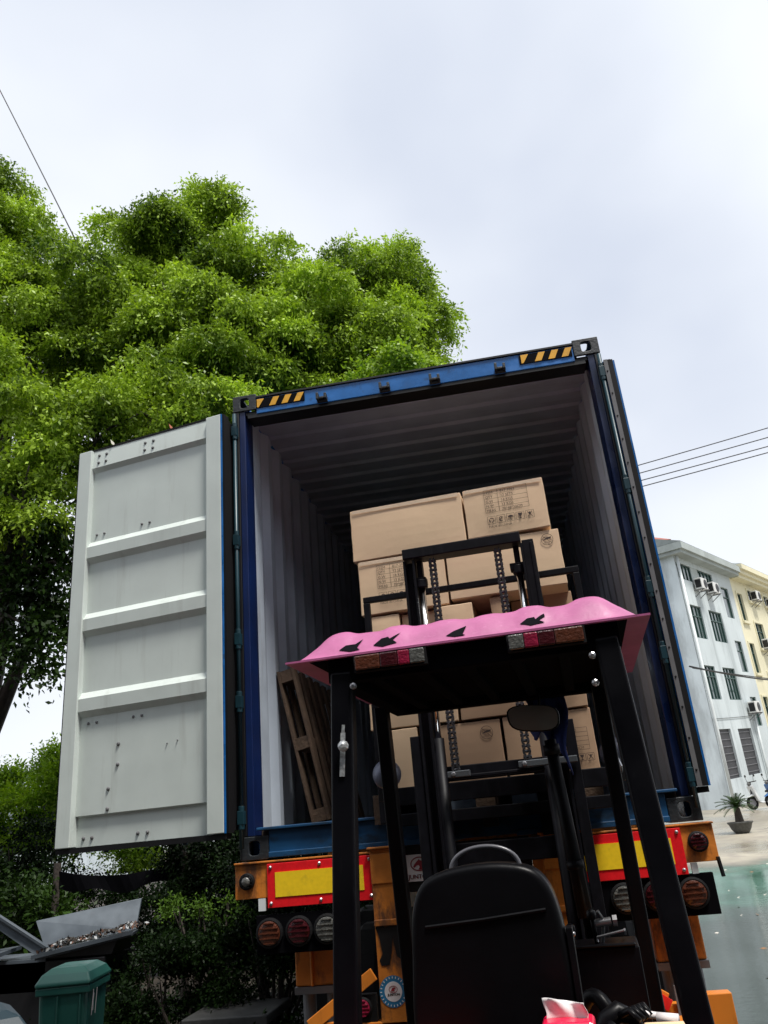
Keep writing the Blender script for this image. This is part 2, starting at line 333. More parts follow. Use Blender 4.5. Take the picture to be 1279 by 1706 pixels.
# ------------------------------------------------------------------ row houses on the right
HD = Vector((.5085, .8611, 0)); HN = Vector((.8611, -.5085, 0)); P0 = Vector((9.89, 32.61, 0)); KS = .0494
def fac(s, z, o=0): p = P0+HD*s+HN*o; return Vector((p.x, p.y, z+KS*s))
def fbox(mb, s0, s1, z0, z1, o0, o1, m=0):
    vs = [fac(s, z, o) for z in (z0, z1) for s, o in ((s0,o0),(s1,o0),(s1,o1),(s0,o1))]
    return mb.add(vs, [(0,3,2,1),(4,5,6,7),(0,1,5,4),(1,2,6,5),(2,3,7,6),(3,0,4,7)], m)
def wall_with_holes(mb, s0, s1, z0, z1, holes, o=0, depth=.18, m=0):
    ss = sorted({s0, s1, *[h[0] for h in holes], *[h[1] for h in holes]}); zs = sorted({z0, z1, *[h[2] for h in holes], *[h[3] for h in holes]})
    for i in range(len(ss)-1):
        for j in range(len(zs)-1):
            a, b, c, d = ss[i], ss[i+1], zs[j], zs[j+1]; cs, cz = (a+b)/2, (c+d)/2
            if any(h[0] < cs < h[1] and h[2] < cz < h[3] for h in holes): continue
            mb.add([fac(a,c,o), fac(b,c,o), fac(b,d,o), fac(a,d,o)], [(0,1,2,3)], m)
    for a, b, c, d in holes:
        for p, q in (((a,c),(b,c)),((b,c),(b,d)),((b,d),(a,d)),((a,d),(a,c))):
            mb.add([fac(*p,o), fac(*q,o), fac(*q,o-depth), fac(*p,o-depth)], [(0,1,2,3)], m)
def window(house, s0, s1, z0, z1, cols=3, trim=None, trans=.68, ins=.12):
    f = MB(); w = .05
    for a in [s0+(s1-s0)*i/cols for i in range(cols+1)]:
        aa = min(max(a, s0+w/2), s1-w/2); fbox(f, aa-w/2, aa+w/2, z0, z1, -ins, -ins+.06)
    for zz in (z0+w/2, z0+(z1-z0)*trans, z1-w/2): fbox(f, s0, s1, zz-w/2, zz+w/2, -ins+.003, -ins+.063)
    wnd = obj('window', f, m_frame, house)
    g = MB(); fbox(g, s0, s1, z0, z1, -ins-.04, -ins+.02); obj('pane', g, m_glass, wnd)
    if trim:
        t_ = MB(); fbox(t_, s0-.12, s1+.12, z0-.16, z0-.02, 0, .12); fbox(t_, s0-.1, s0, z0-.02, z1, 0, .05); fbox(t_, s1, s1+.1, z0-.02, z1, 0, .05); fbox(t_, s0-.1, s1+.1, z1, z1+.1, 0, .05)
        obj('trim', t_, trim, wnd)
# pale blue house
h1 = thing('row_house', 'pale blue-grey plastered four storey house with garage grilles below', 'house', tuple(fac(4, 1.2, -5)))
wins = [(.18,2.2,8.4,9.98),(3.25,5.2,8.4,9.95),(.2,2.1,5.6,7.13),(3.25,5.1,5.6,7.13),(6.25,7.45,9.85,11.5),(6.35,7.45,7.03,8.63),(6.5,7.5,4.35,5.77),(.1,5.2,11.2,12.0)]
gar = [(.32,2.25,2.2,4.3),(3.3,5.4,2.2,4.27)]
mb = MB(); wall_with_holes(mb, 0, 8.3, .4, 12.3, wins+gar)
mb.add([fac(0,.4,-9), fac(8.3,.4,-9), fac(8.3,12.3,-9), fac(0,12.3,-9)], [(3,2,1,0)])
obj('front_wall', mb, m_plaster, h1)
mb = MB(); mb.add([fac(0,.4,0), fac(0,.4,-9), fac(0,12.3,-9), fac(0,13.6,-4.5), fac(0,12.3,0)], [(4,3,2,1,0)]); obj('side_wall', mb, m_plasterw, h1)
for i, w in enumerate(wins[:7]): window(h1, *w, cols=4 if i < 4 else 1)
window(h1, .1, 2.1, 11.2, 12.0, cols=4, trans=.99); window(h1, 3.1, 5.2, 11.2, 12.0, cols=4, trans=.99)
mb = MB(); fbox(mb, 2.1, 3.1, 11.2, 12.0, -.15, -.03); obj('wall_panel', mb, m_eave, h1)
for a, b, c, d in gar:
    g = MB(); fbox(g, a, b, c, d, -.17, -.1); go = obj('garage_grille', g, m_rolldoor, h1)
    g = MB()
    for i in range(7): fbox(g, a, b, c+(d-c)*(i+.5)/7-.015, c+(d-c)*(i+.5)/7+.015, -.1, -.07)
    obj('slat', g, m_metalgrey, go)
mb = MB(); fbox(mb, -.35, 8.45, 12.25, 12.42, -9.4, .5); fbox(mb, -.45, 8.45, 12.42, 12.75, -9.5, .62); obj('eave', mb, m_eave, h1)
mb = MB(); mb.add([fac(-.45,12.76,.62), fac(8.45,12.76,.62), fac(8.45,14.6,-4.5), fac(-.45,14.6,-4.5), fac(-.45,12.76,-9.5), fac(8.45,12.76,-9.5)], [(0,1,2,3),(3,2,5,4),(0,3,4),(1,5,2)]); obj('roof', mb, m_tileg, h1)
mb = MB(); mb.tube([fac(.08,12.2,.12), fac(.06,4.6,.12), fac(-.02,.8,.12)], .07, 8); obj('downpipe', mb, m_pipe, h1, smooth=True)
mb = MB(); mb.tube([fac(6.07,4.95,.12), fac(5.85,.8,.12)], .06, 8); obj('downpipe', mb, m_pipe, h1, smooth=True)
# yellow house next door
h2 = thing('row_house', 'cream yellow plastered house with corniced windows at the right edge', 'house', tuple(fac(14, 1.2, -5)))
wy = [(8.85,9.75,9.9,11.45),(11.05,12.9,11.25,11.85),(14.3,16.2,11.25,11.85),(10.9,12.5,8.5,9.95),(8.7,9.6,7.05,8.65),(8.6,9.5,4.3,5.8),(10.9,12.5,5.6,7.1),(14.3,15.9,8.5,9.95),(14.3,15.9,5.6,7.1)]
mb = MB(); wall_with_holes(mb, 8.303, 22, .4, 12.3, wy); mb.add([fac(22,.4,0), fac(22,.4,-9), fac(22,12.3,-9), fac(22,12.3,0)], [(0,1,2,3)]); mb.add([fac(8.303,.4,-9), fac(22,.4,-9), fac(22,12.3,-9), fac(8.303,12.3,-9)], [(3,2,1,0)])
obj('wall', mb, m_yplaster, h2)
for w in wy: window(h2, *w, cols=2 if w[1]-w[0] > 1 else 1, trim=m_yplaster)
mb = MB(); fbox(mb, 8.47, 22.4, 12.2, 12.4, -9.4, .45); fbox(mb, 8.47, 22.5, 12.4, 12.62, -9.5, .6); fbox(mb, 8.47, 22.6, 12.62, 12.9, -9.6, .75); obj('cornice', mb, m_yplaster, h2)
mb = MB(); mb.add([fac(8.5,12.91,.75), fac(22.6,12.91,.75), fac(20,14.6,-4.5), fac(10,14.6,-4.5), fac(8.5,12.91,-9.6), fac(22.6,12.91,-9.6)], [(0,1,2,3),(3,2,5,4),(0,3,4),(1,5,2)]); obj('roof', mb, m_tileg, h2)
mb = MB(); fbox(mb, 8.5, 12, 2.9, 3.1, 0, 1.2); fbox(mb, 8.5, 12, 1.9, 2.75, -.1, .02, 0); obj('awning', mb, m_frame, h2)
# red roofed house behind
h3 = thing('roofed_house', 'red tiled roof with curled ridge end peeking above the blue-grey house', 'house', (5, 60, 1))
mb = MB(); mb.box(-4, 13.2, 50, 60, 1, 18.3); obj('wall', mb, m_plasterw, h3)
mb = MB(); mb.add([(-4.5,49.5,18.3),(13.8,49.5,18.3),(13.8,60.5,18.3),(-4.5,60.5,18.3),(-4,55,20.6),(12.8,55,20.6)], [(0,1,5,4),(1,2,5),(2,3,4,5),(3,0,4),(3,2,1,0)]); rf = obj('roof', mb, m_tile, h3)
mb = MB(); mb.tube([(-4,55,20.6),(12,55,20.65),(12.8,55,20.8),(13.2,55,21.3)], [.2,.2,.2,.1], 8); obj('ridge', mb, m_tile, rf)
# air conditioners
def make_ac(s, z, label, grp):
    a = thing('air_conditioner', label, 'air conditioner', tuple(fac(s, z, .1)), group=grp)
    c = MB(); fbox(c, s-.42, s+.42, z-.27, z+.27, .1, .45); obj('casing', c, m_ac, a, bevel=.02)
    g = MB(); p = fac(s+.1, z, .455); g.lathe(p, HN, [(.21,0),(.21,.02),(.05,.02),(.05,.03),(.001,.03)], 16); obj('fan_grille', g, m_dark, a)
    g = MB(); fbox(g, s-.424, s-.421, z-.2, z+.2, .14, .41); obj('side_grille', g, m_dark, a)
    b = MB(); b.bar(fac(s-.35,z-.29,0), fac(s-.35,z-.29,.5), .04, .04); b.bar(fac(s+.35,z-.29,0), fac(s+.35,z-.29,.5), .04, .04); b.bar(fac(s-.35,z-.6,0), fac(s-.35,z-.3,.45), .03, .03); b.bar(fac(s+.35,z-.6,0), fac(s+.35,z-.3,.45), .03, .03)
    obj('bracket', b, m_metalgrey, a)
make_ac(2.2, 11.05, 'left of the two white air conditioners under the top eave of the blue-grey house', 'air conditioners on the house fronts')
make_ac(3.95, 11.05, 'right of the two white air conditioners under the top eave of the blue-grey house', 'air conditioners on the house fronts')
make_ac(5.85, 5.22, 'lone white air conditioner above the downpipe beside the garage grilles', 'air conditioners on the house fronts')
make_ac(11.7, 11.5, 'air conditioner in the top row on the yellow house, nearer the blue house', 'air conditioners on the house fronts')
make_ac(14.8, 11.4, 'air conditioner in the top row on the yellow house, at the photo edge', 'air conditioners on the house fronts')
make_ac(11.5, 8.7, 'air conditioner under a green window on the third floor of the yellow house', 'air conditioners on the house fronts')
# security lamp on the gable
t = thing('wall_lamp', 'small white lamp on a curved arm on the blue-grey side wall', 'lamp', tuple(fac(0, 4.6, -1)))
q = Vector(fac(0, 4.45, -1.2)); sdv = -HD
mb = MB(); mb.tube([q+Vector((0,0,.25)), q+sdv*.35+Vector((0,0,.4)), q+sdv*.6+Vector((0,0,.15))], .025, 6); obj('arm', mb, m_metalgrey, t)
mb = MB(); mb.lathe(q+sdv*.62+Vector((0,0,-.1)), (0,0,1), [(.12,0),(.14,.08),(.08,.2),(.03,.25)], 12); obj('shade', mb, m_ac, t, smooth=True)
# cables across the fronts
def cable(pts, r, label, grp, name='cable'):
    mb = MB(); mb.tube(pts, r, 5); return tag(obj(name, mb, m_cable, base=tuple(pts[0]), smooth=True), label, 'cable', grp)
def sag(a, b, s, n=14):
    a = Vector(a); b = Vector(b); return [a.lerp(b, i/n)-Vector((0,0,s*4*(i/n)*(1-i/n))) for i in range(n+1)]
cable(sag(fac(-6,6.5,1.6), fac(22,6.9,1.2), .35), .035, 'thick black cable slung low across the house fronts', 'cables along the house fronts')
cable(sag(fac(-6,6.42,1.7), fac(22,6.5,1.3), .1), .022, 'thinner black cable just below the thick one across the house fronts', 'cables along the house fronts')
cable(sag(fac(.1,4.75,.03), fac(6,4.85,.03), .02), .012, 'thin cable stapled above the garage grilles of the blue-grey house', 'cables along the house fronts')
# overhead lines to the right of the container
for i, (a, b, w) in enumerate([((6.63,11.82),(10.86,12.46),'uppermost'),((6.61,11.54),(10.77,12.13),'second from the top'),((6.60,11.28),(10.69,11.82),'third from the top'),((6.59,11.07),(10.64,11.61),'lowest')]):
    dx = b[0]-a[0]; dz = b[1]-a[1]
    cable(sag((a[0]-2.5*dx,20,a[1]-2.5*dz+.1),(b[0]+2.5*dx,20,b[1]+2.5*dz+.1), .12, 20), .017, f'{w} of the four overhead wires right of the container', 'overhead wires', 'overhead_wire')
cable([(-8.9,6,20.5),(-6.99,6,16.27),(-5.59,6,13.17),(-4.4,6,10.5)], .012, 'single thin wire running down into the tree crown, upper left', 'overhead wires', 'overhead_wire')
for i, zz in enumerate((0,.35,.7)):
    cable(sag((-32,30,11.2+zz),(-12,30,9.2+zz), .2), .02, ['lower','middle','upper'][i]+' of the faint distant wires behind the hanging twigs at left', 'distant wires', 'overhead_wire')

# ------------------------------------------------------------------ potted cycad and scooters
PX, PY = 7.45, 21.2; PZ = gz(PX, PY)
mb = MB(); mb.lathe((PX,PY,PZ), (0,0,1), [(.25,0),(.30,.03),(.40,.18),(.47,.36),(.52,.40),(.52,.45),(.45,.45),(.40,.38),(.01,.38)], 20)
tag(obj('plant_pot', mb, m_pot, base=(PX,PY,PZ), smooth=True), 'round grey stone pot standing on the wet yard', 'pot').scale = (.68,)*3
t = thing('cycad', 'cycad with a stubby trunk and arching dark fronds in the stone pot', 'palm', (PX,PY,PZ+.38))
mb = MB(); mb.lathe((PX,PY,PZ+.36), (0,0,1), [(.17,0),(.18,.1),(.14,.45),(.12,.62),(.05,.68)], 12); obj('trunk', mb, m_bark, t)
mb = MB(); c0 = Vector((PX,PY,PZ+1.0))
for i in range(34):
    az = i*2.399; el = R(70-60*(i/34)); ln = .85+.25*rnd.random(); d = Vector((math.cos(az)*math.cos(el), math.sin(az)*math.cos(el), math.sin(el)))
    pts = [c0+d*(ln*t_)-Vector((0,0,.42*t_*t_*(.6+.6*math.cos(el)))) for t_ in [j/12 for j in range(13)]]
    mb.tube(pts, .009, 4)
    for j in range(2, 13):
        dd = (pts[j]-pts[j-1]).normalized(); sv = dd.cross(Vector((0,0,1))).normalized(); up = sv.cross(dd)
        for sg in (-1, 1):
            for o_ in (0, .5):
                p = pts[j-1].lerp(pts[j], o_); wl = .17*math.sin(math.pi*(j/13.5)**.7)+.03
                q_ = p+sv*sg*wl*.9+dd*wl*.5+up*.04; w_ = dd*.014
                mb.add([p-w_, p+w_, q_], [(0,1,2)])
obj('crown', mb, m_cycad, t)
t.scale = (.68,)*3; t.location.z = PZ+.38*.68
def scooter(x, y, rz, body, label):
    t = thing('scooter', label, 'scooter', (x,y,gz(x,y)), rz, 'scooters by the house', world=False)
    for px_ in (-.62, .62):
        w = MB(); n_ = 16; ring = [(px_+.2*math.cos(2*math.pi*k/n_), 0, .24+.2*math.sin(2*math.pi*k/n_)) for k in range(n_+1)]
        w.tube(ring, .05, 8, cap=False); wo_ = obj('wheel', w, m_rubber, t, smooth=True)
        w = MB(); w.cyl((px_,-.03,.24), (px_,.03,.24), .14, n=12); obj('rim', w, m_metalgrey, wo_)
    S = lambda a, b, d: Vector((a, d, b))
    b_ = MB(); b_.prism([(-.85,.55),(-.3,.32),(.25,.26),(.42,.3),(.3,.2),(-.35,.18),(-.75,.36)], S, -.13, .13); obj('body', b_, body, t, bevel=.03)
    b_ = MB(); b_.prism([(.34,.3),(.45,.3),(.62,.85),(.54,.9)], S, -.17, .17); obj('leg_shield', b_, body, t, bevel=.02)
    b_ = MB(); b_.prism([(-.78,.62),(-.7,.72),(-.1,.66),(-.08,.58),(-.7,.56)], S, -.13, .13); obj('seat', b_, m_dark, t, bevel=.03)
    b_ = MB(); b_.prism([(.35,.5),(.62,.48),(.85,.42),(.6,.56)], S, -.08, .08); obj('mudguard', b_, body, t, bevel=.02)
    b_ = MB(); b_.tube([(.62,0,.3),(.52,0,1.0)], .03, 8); b_.tube([(.45,-.3,1.02),(.54,-.1,1.0),(.54,.1,1.0),(.45,.3,1.02)], .018, 8); obj('handlebar', b_, m_dark, t)
    b_ = MB(); b_.lathe((.56,0,.92), (1,0,.1), [(.07,0),(.08,.05),(.05,.09)], 12); obj('headlight', b_, m_clear, t)
    for s_ in (-1, 1):
        b_ = MB(); b_.tube([(.5,.2*s_,1.02),(.52,.27*s_,1.2)], .008, 5); b_.lathe((.5,.28*s_,1.23), (-1,0,0), [(.045,0),(.05,.02),(.01,.03)], 10); obj('mirror', b_, m_dark, t)
scooter(10.62, 30.0, R(200), m_scoot, 'white scooter parked by the garage grilles, left of the blue one')
scooter(11.30, 30.2, R(205), m_scootb, 'blue scooter at the photo edge, right of the white one')

# ------------------------------------------------------------------ shipping container
ZB = 1.5; CL = 12.0; CW = 2.438; CH = 2.896; ZT = ZB+CH
ct = thing('shipping_container', 'blue shipping container with pale inside, rear doors open, on a trailer', 'container', (CW/2, 6, ZB))
def casting(x0, y0, z0):
    c = MB(); w, d, h, t_ = .162, .178, .118, .016
    xs_ = 1 if x0 < 1 else -1
    rear = y0 < 1
    if rear: c.ring((x0, y0, z0), (1,0,0), (0,0,1), w, h, .062, .072, -t_)
    else: c.box(x0, x0+w, y0+d-t_, y0+d, z0, z0+h)
    yy = y0+t_+.0005 if rear else y0
    y1 = y0+d if rear else y0+d-t_-.0005
    c.ring((x0 if xs_ > 0 else x0+w-t_, yy, z0), (0,1,0), (0,0,1), y1-yy, h, .085, .055, t_)
    top = z0 > 3
    c.ring((x0+(t_+.0005 if xs_ > 0 else 0), yy, z0+h-t_ if top else z0), (1,0,0), (0,1,0), w-t_-.0005, y1-yy, .06, .11, t_)
    if rear: c.box(x0+(w-t_ if xs_ > 0 else 0), x0+(w if xs_ > 0 else t_), yy, y1, z0, z0+h-t_-.001 if top else z0+h)
    obj('corner_casting', c, m_blackblue, ct, bevel=.004)
for x0 in (0, CW-.162):
    for y0 in (0, CL-.178):
        for z0 in (ZB, ZT-.118): casting(x0, y0, z0)
mb = MB(); mb.box(.163, CW-.163, .006, .15, 4.245, 4.362); mb.box(.10, CW-.10, .03, .05, 4.15, 4.245) if 0 else None
hd = obj('header', mb, m_blue, ct, bevel=.004)
mb = MB(); mb.box(.163, CW-.163, -.003, .16, 4.364, 4.376); obj('header_cap', mb, m_dark, hd)
mb = MB(); mb.box(.10, CW-.10, .012, .14, 4.222, 4.2445); obj('header_lip', mb, m_dark, hd)
for xa, xb in ((.165, .50), (1.93, 2.265)):
    hz = MB(); hz.box(xa, xb, .001, .0055, 4.285, 4.352, 0)
    w = .056; n_ = 4
    for i in range(n_):
        x_ = xa+.005+i*.085 if xa < 1 else xa+.012+i*.085; sl = .03
        pl = [(x_, 4.288), (x_+w*.75, 4.288), (x_+w*.75+sl, 4.349), (x_+sl, 4.349)]
        if i == 0: pl = [(x_, 4.288), (x_+.012, 4.288), (x_+.05, 4.349), (x_, 4.349)]
        hz.prism(pl, lambda a, b, d: Vector((a, d, b)), -.002, .0008, 1)
    obj('hazard_sticker', hz, [m_black, m_yel], ct)
for x_ in (.622, 1.045, 1.376, 1.80):
    k = MB(); k.box(x_-.035, x_+.035, -.012, .0055, 4.245, 4.283); k.box(x_-.035, x_-.018, -.05, -.012, 4.25, 4.298); k.box(x_+.018, x_+.035, -.05, -.012, 4.25, 4.288); k.box(x_-.017, x_+.017, -.028, -.012, 4.262, 4.277)
    obj('lock_keeper', k, m_blackblue, ct, bevel=.003)
for s_ in (0, 1):
    X = (lambda x: x) if s_ == 0 else (lambda x: CW-x)
    p = MB(); p.box(X(.002), X(.04), .004, .16, 1.62, 4.277, 1); p.box(X(.0405), X(.082), .010, .163, 1.62, 4.277); p.box(X(.0825), X(.165), .020, .15, 4.2452, 4.2775, 1)
    obj('corner_post', p, [m_navyL if s_ == 0 else m_navy, m_dark], ct, bevel=.004)
    p = MB(); p.tube([(X(.018),-.022,1.56), (X(.018),-.022,4.25)], .013, 10); rod = obj('hinge_rod', p, m_teal, ct, smooth=True)
    for zz in (1.72, 2.35, 2.72, 3.35, 4.12):
        q = MB(); q.box(X(.0), X(.036), -.04, .003, zz-.035, zz+.035); q.tube([(X(.018),-.022,zz-.06), (X(.018),-.022,zz+.06)], .018, 10); obj('hinge', q, m_teal, rod, bevel=.002)
    # corrugated side wall, inner and outer sheets
    prof = [(.161, 0), (.30, 0)]; y = .30
    while y < CL-.35: prof += [(y+.068, 1), (y+.139, 1), (y+.207, 0), (y+.278, 0)]; y += .278
    prof.append((CL-.16, 0))
    for nm, off, mt in (('side_wall', .083, m_wallin),):
        w = MB()
        a = [Vector((X(off-k_*.036), y_, 0)) for y_, k_ in prof]
        vs = [Vector((p_.x, p_.y, z_)) for z_ in (1.655, 4.34) for p_ in a]; n_ = len(a)
        w.add(vs, [(i, i+1, n_+i+1, n_+i) for i in range(n_-1)])
        vs = [Vector((p_.x+(-.006 if s_ == 0 else .006), p_.y, z_)) for z_ in (1.655, 4.34) for p_ in a]
        w.add(vs, [(i, i+1, n_+i+1, n_+i) for i in range(n_-1)], 1)
        obj(nm, w, [m_wallin, m_blue], ct)
    r_ = MB(); r_.box(X(.0), X(.06), .179, CL-.179, 4.34, 4.393); r_.box(X(.0), X(.05), .179, CL-.179, 1.505, 1.655); obj('side_rail', r_, m_blue, ct)
w = MB(); y = .152; pts = [(y, 0)]
while y < CL-.3: pts += [(y+.09, 0), (y+.105, 1), (y+.195, 1), (y+.21, 0)]; y += .21
n_ = len(pts); vs = [Vector((x_, y_, 4.335+k_*.022)) for x_ in (.06, CW-.06) for y_, k_ in pts]
w.add(vs, [(i, i+1, n_+i+1, n_+i) for i in range(n_-1)])
w.add([v+Vector((0,0,.006)) for v in vs], [(i, i+1, n_+i+1, n_+i) for i in range(n_-1)], 1)
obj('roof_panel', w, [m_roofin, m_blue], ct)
mb = MB(); mb.box(.085, CW-.085, .125, CL-.1, 1.60, 1.652); obj('floor_panel', mb, m_floor, ct)
mb = MB(); mb.box(.05, CW-.05, CL-.12, CL-.04, 1.6, 4.34); obj('front_wall', mb, m_wallin, ct)
mb = MB(); mb.box(.163, CW-.163, .004, .12, 1.515, 1.645); mb.box(.10, CW-.10, -.02, .124, 1.646, 1.662); mb.box(.163, 1.0, -.012, .003, 1.505, 1.535); mb.box(1.5, CW-.163, -.012, .003, 1.505, 1.535)
obj('sill', mb, m_blueshade, ct, bevel=.004)
for x_ in (.622, 1.045, 1.376, 1.80):
    mb = MB(); mb.box(x_-.04, x_+.04, -.035, .003, 1.56, 1.61); obj('sill_keeper', mb, m_blackblue, ct, bevel=.003)

mb = MB(); mb.box(-.034,-.010,-.085,.03,1.66,4.19); obj('hinge_seal', mb, m_rubber, ct)
# doors (local: x along width from hinge, inner face towards side sgn)
DW, DH, DT = 1.131, 2.532, .05
def door(loc, rz, sgn, full=True):
    d = bpy.data.objects.new('door', None); COL.objects.link(d); d.parent = ct; d.location = Vector(loc)-BASE[ct.name]; d.rotation_euler = (0,0,rz); BASE[d.name] = Vector()
    Y = lambda y: y*sgn
    # inner white sheet: profile over z, depth positive = towards viewer of the inner face
    S0, S1 = .112, DW-.105
    prof = [(0,.004),(.165,.016),(.172,-.018),(.86-.06,-.018)]
    prof = [(.0,-.004),(.172,-.012),(.176,.012)]
    ribs = [(.815,.105),(1.315,.105),(1.80,.105)]
    base_d = -.016
    prof = [(.0,-.036),(.160,-.036),(.168,base_d)]
    for zc, h_ in ribs:
        prof += [(zc-h_/2-.035, base_d),(zc-h_/2, .014),(zc+h_/2-.03, .016),(zc+h_/2+.012, base_d)]
    prof += [(DH-.165, base_d),(DH-.135, .008),(DH, -.004)]
    w = MB(); n_ = len(prof); vs = [Vector((x_, Y(.02+k_), z_)) for x_ in (S0, S1) for z_, k_ in prof]
    w.add(vs, [(i, i+1, n_+i+1, n_+i) for i in range(n_-1)]); pnl = obj('inner_panel', w, m_white, d)
    w = MB(); w.box(.006, S0, Y(-.02), Y(.045), .001, DH-.001); w.box(S1, DW-.004, Y(-.02), Y(.045), .001, DH-.001); obj('stile', w, m_white, d, bevel=.004)
    w = MB(); w.box(.004, DW-.003, Y(-.03), Y(-.021), 0, DH); w.box(-.001, .005, Y(-.03), Y(.043), 0, DH); obj('outer_skin', w, m_blue, d)
    w = MB(); w.box(-.016, -.001, Y(-.025), Y(.03), .0, DH); w.box(.0, DW, Y(-.02), Y(.03), -.03, -.001); w.box(DW-.003, DW+.014, Y(-.025), Y(.03), 0, DH); w.box(0, DW, Y(-.02), Y(.02), DH, DH+.012)
    obj('gasket', w, m_rubber, d)
    if not full:
        w = MB(); w.box(-.024, -.0165, Y(-.026), Y(-.002), .0, DH)
        gs = obj('gasket_strip', w, m_gasket, d)
        for i in range(16):
            w = MB(); w.lathe((-.024, Y(-.014), .08+i*.158), (-1,0,0), [(.006,0),(.004,.004)], 8); obj('rivet', w, m_dark, gs)
        return d
    def rv(u_, v_, r_=.011):
        w = MB()
        # u fraction across, v metres height
        kz = np.interp(v_, [a for a, _ in prof], [b for _, b in prof]); w.lathe((u_, Y(.02+float(kz)-.002), v_), (0, sgn, 0), [(r_,0),(r_*.9,.007),(r_*.4,.011)], 10); obj('rivet', w, m_gasket, pnl)
    for u_ in (DW-.155, DW-.215, .60, .535):
        for v_ in (DH-.045, DH-.10): rv(u_, v_)
        for v_ in (.045,): rv(u_, v_)
    for u_ in (DW-.155, DW-.215, .62, .56): rv(u_, 2.54-.63-.0, .009)
    for u_ in (DW-.165, DW-.225, .64, .58): rv(u_, .69, .009)
    for u_, v_ in ((.74,.545),(.74,.43),(.80,.30),(.80,.19)): rv(u_, v_, .012)
    for u_, v_ in ((.40,.51),(.33,.52)): rv(u_, v_, .004)
    for x_ in (.32, .85):
        w = MB(); w.tube([(x_, Y(-.06), -.04), (x_, Y(-.06), DH+.04)], .016, 10)
        for zz in (.1, .8, 1.6, 2.4): w.box(x_-.03, x_+.03, Y(-.08), Y(-.031), zz-.03, zz+.03)
        br = obj('locking_bar', w, m_teal, d, smooth=False)
        w = MB(); w.bar((x_, Y(-.085), .95), (x_+.35, Y(-.085), .95), .01, .035); obj('handle', w, m_teal, br)
    return d
door((-.011, -.134, 1.648), math.pi-R(11.19), 1)
door((2.462, -.02, 1.66), R(90)-R(1), -1, full=False)
# stray leaves caught on the door top
for (x_, y_, z_, c_, lb) in ((-.40,-.045,4.185,(.35,.10,.05),'curled reddish dry leaf lying on top of the white door, nearer the hinge'),(-.86,.035,4.185,(.5,.48,.4),'pale dry leaf lying on top of the white door, near its outer corner')):
    mb = MB()
    for k in range(3):
        a = k*2.1; d = Vector((math.cos(a)*.05, math.sin(a)*.03, .02+.015*k)); p = Vector((x_, y_, z_)); s_ = Vector((0,.018,.012))
        mb.add([p, p+d*.5+s_, p+d, p+d*.5-s_], [(0,1,2,3)])
    tag(obj('dry_leaf', mb, M('dry_leaf', c_, .8), base=(x_,y_,z_)), lb, 'leaf', 'dry leaves on the door')

# ------------------------------------------------------------------ trailer
tr = thing('container_trailer', 'orange skeletal trailer carrying the blue container, with reflector boards', 'trailer', (CW/2, 5, 0))
YF = -.01
mb = MB(); mb.box(-.027, .9, YF, .10, 1.312, 1.482); mb.box(-.03, .9, YF-.012, .10, 1.4825, 1.492); mb.box(1.56, 2.470, YF, .10, 1.312, 1.482); mb.box(1.56, 2.475, YF-.012, .10, 1.4825, 1.492); mb.box(.901, 1.559, YF+.03, .015, 1.33, 1.46); mb.m[-6:] = [1]*6; cb = obj('rear_crossbeam', mb, [m_orange, m_dark], tr, bevel=.003)
mb = MB(); mb.bar((2.462, YF-.006, 1.33), (2.470, YF-.004, 1.24), .02, .012); obj('hook', mb, m_dark, cb)
for x0, x1 in ((.155, .735), (1.735, 2.31)):
    mb = MB(); mb.box(x0, x1, YF-.012, YF-.001, 1.262, 1.476); bd = obj('reflector_board', mb, m_redref, tr, bevel=.002)
    mb = MB(); mb.box(x0+.045, x1-.055, YF-.0155, YF-.0122, 1.312, 1.432); obj('yellow_field', mb, m_yelref, bd)
    for x_ in (x0+.02, (x0+x1)/2, x1-.02):
        for z_ in (1.283, 1.457):
            b_ = MB(); b_.lathe((x_, YF-.012, z_), (0,-1,0), [(.009,0),(.009,.004),(.004,.008)], 8); obj('bolt', b_, m_bolt, bd)
def round_lamp(x, z, r, lens, y=YF, nm='tail_lamp', parent=None, center=None):
    b_ = MB(); b_.lathe((x, y, z), (0,-1,0), [(r*1.16,0),(r*1.16,.018),(r*1.0,.022),(r*.98,.012)], 24); lm = obj(nm, b_, m_rubber, parent or tr, smooth=False)
    b_ = MB(); b_.lathe((x, y-.010, z), (0,-1,0), [(r*.97,0),(r*.95,.010),(r*.6,.017),(0,.019)], 24, 0)
    for k in range(5 if r > .03 else 0):
        t_ = -r*.75+k*r*.375; hw = math.sqrt(max(0, (r*.88)**2-t_**2)); b_.box(x-hw, x+hw, y-.032, y-.012, z+t_-.0025, z+t_+.0025, 1)
    obj('lens', b_, [lens, lens], lm); return lm
round_lamp(.042, 1.398, .036, m_rubber); b_ = MB(); b_.lathe((.042, YF-.028, 1.398), (0,-1,0), [(.024,0),(.022,.006),(.001,.008)], 16); obj('lens_centre', b_, m_clear, tr, smooth=True)
round_lamp(2.385, 1.405, .042, m_redl)
for xs_, zc, x0, x1 in (((.160,.319,.470), 1.145, .085, .62), ((1.987,2.144,2.315), 1.178, 1.86, 2.425)):
    b_ = MB(); b_.box(x0, x1, YF-.0, .02, zc-.10, zc+.085); pn = obj('lamp_panel', b_, m_matte, tr, bevel=.004)
    ls = (m_amber, m_redl, m_clear) if x0 < 1 else (m_clear, m_redl, m_amber)
    for x_, l_ in zip(xs_, ls): round_lamp(x_, zc, .062, l_, parent=pn, nm='round_lamp')
b_ = MB(); b_.box(2.33, 2.36, YF, .01, 1.262, 1.31); b_.box(.10, .14, YF, .01, 1.25, 1.31); obj('panel_hanger', b_, m_pipe, tr)
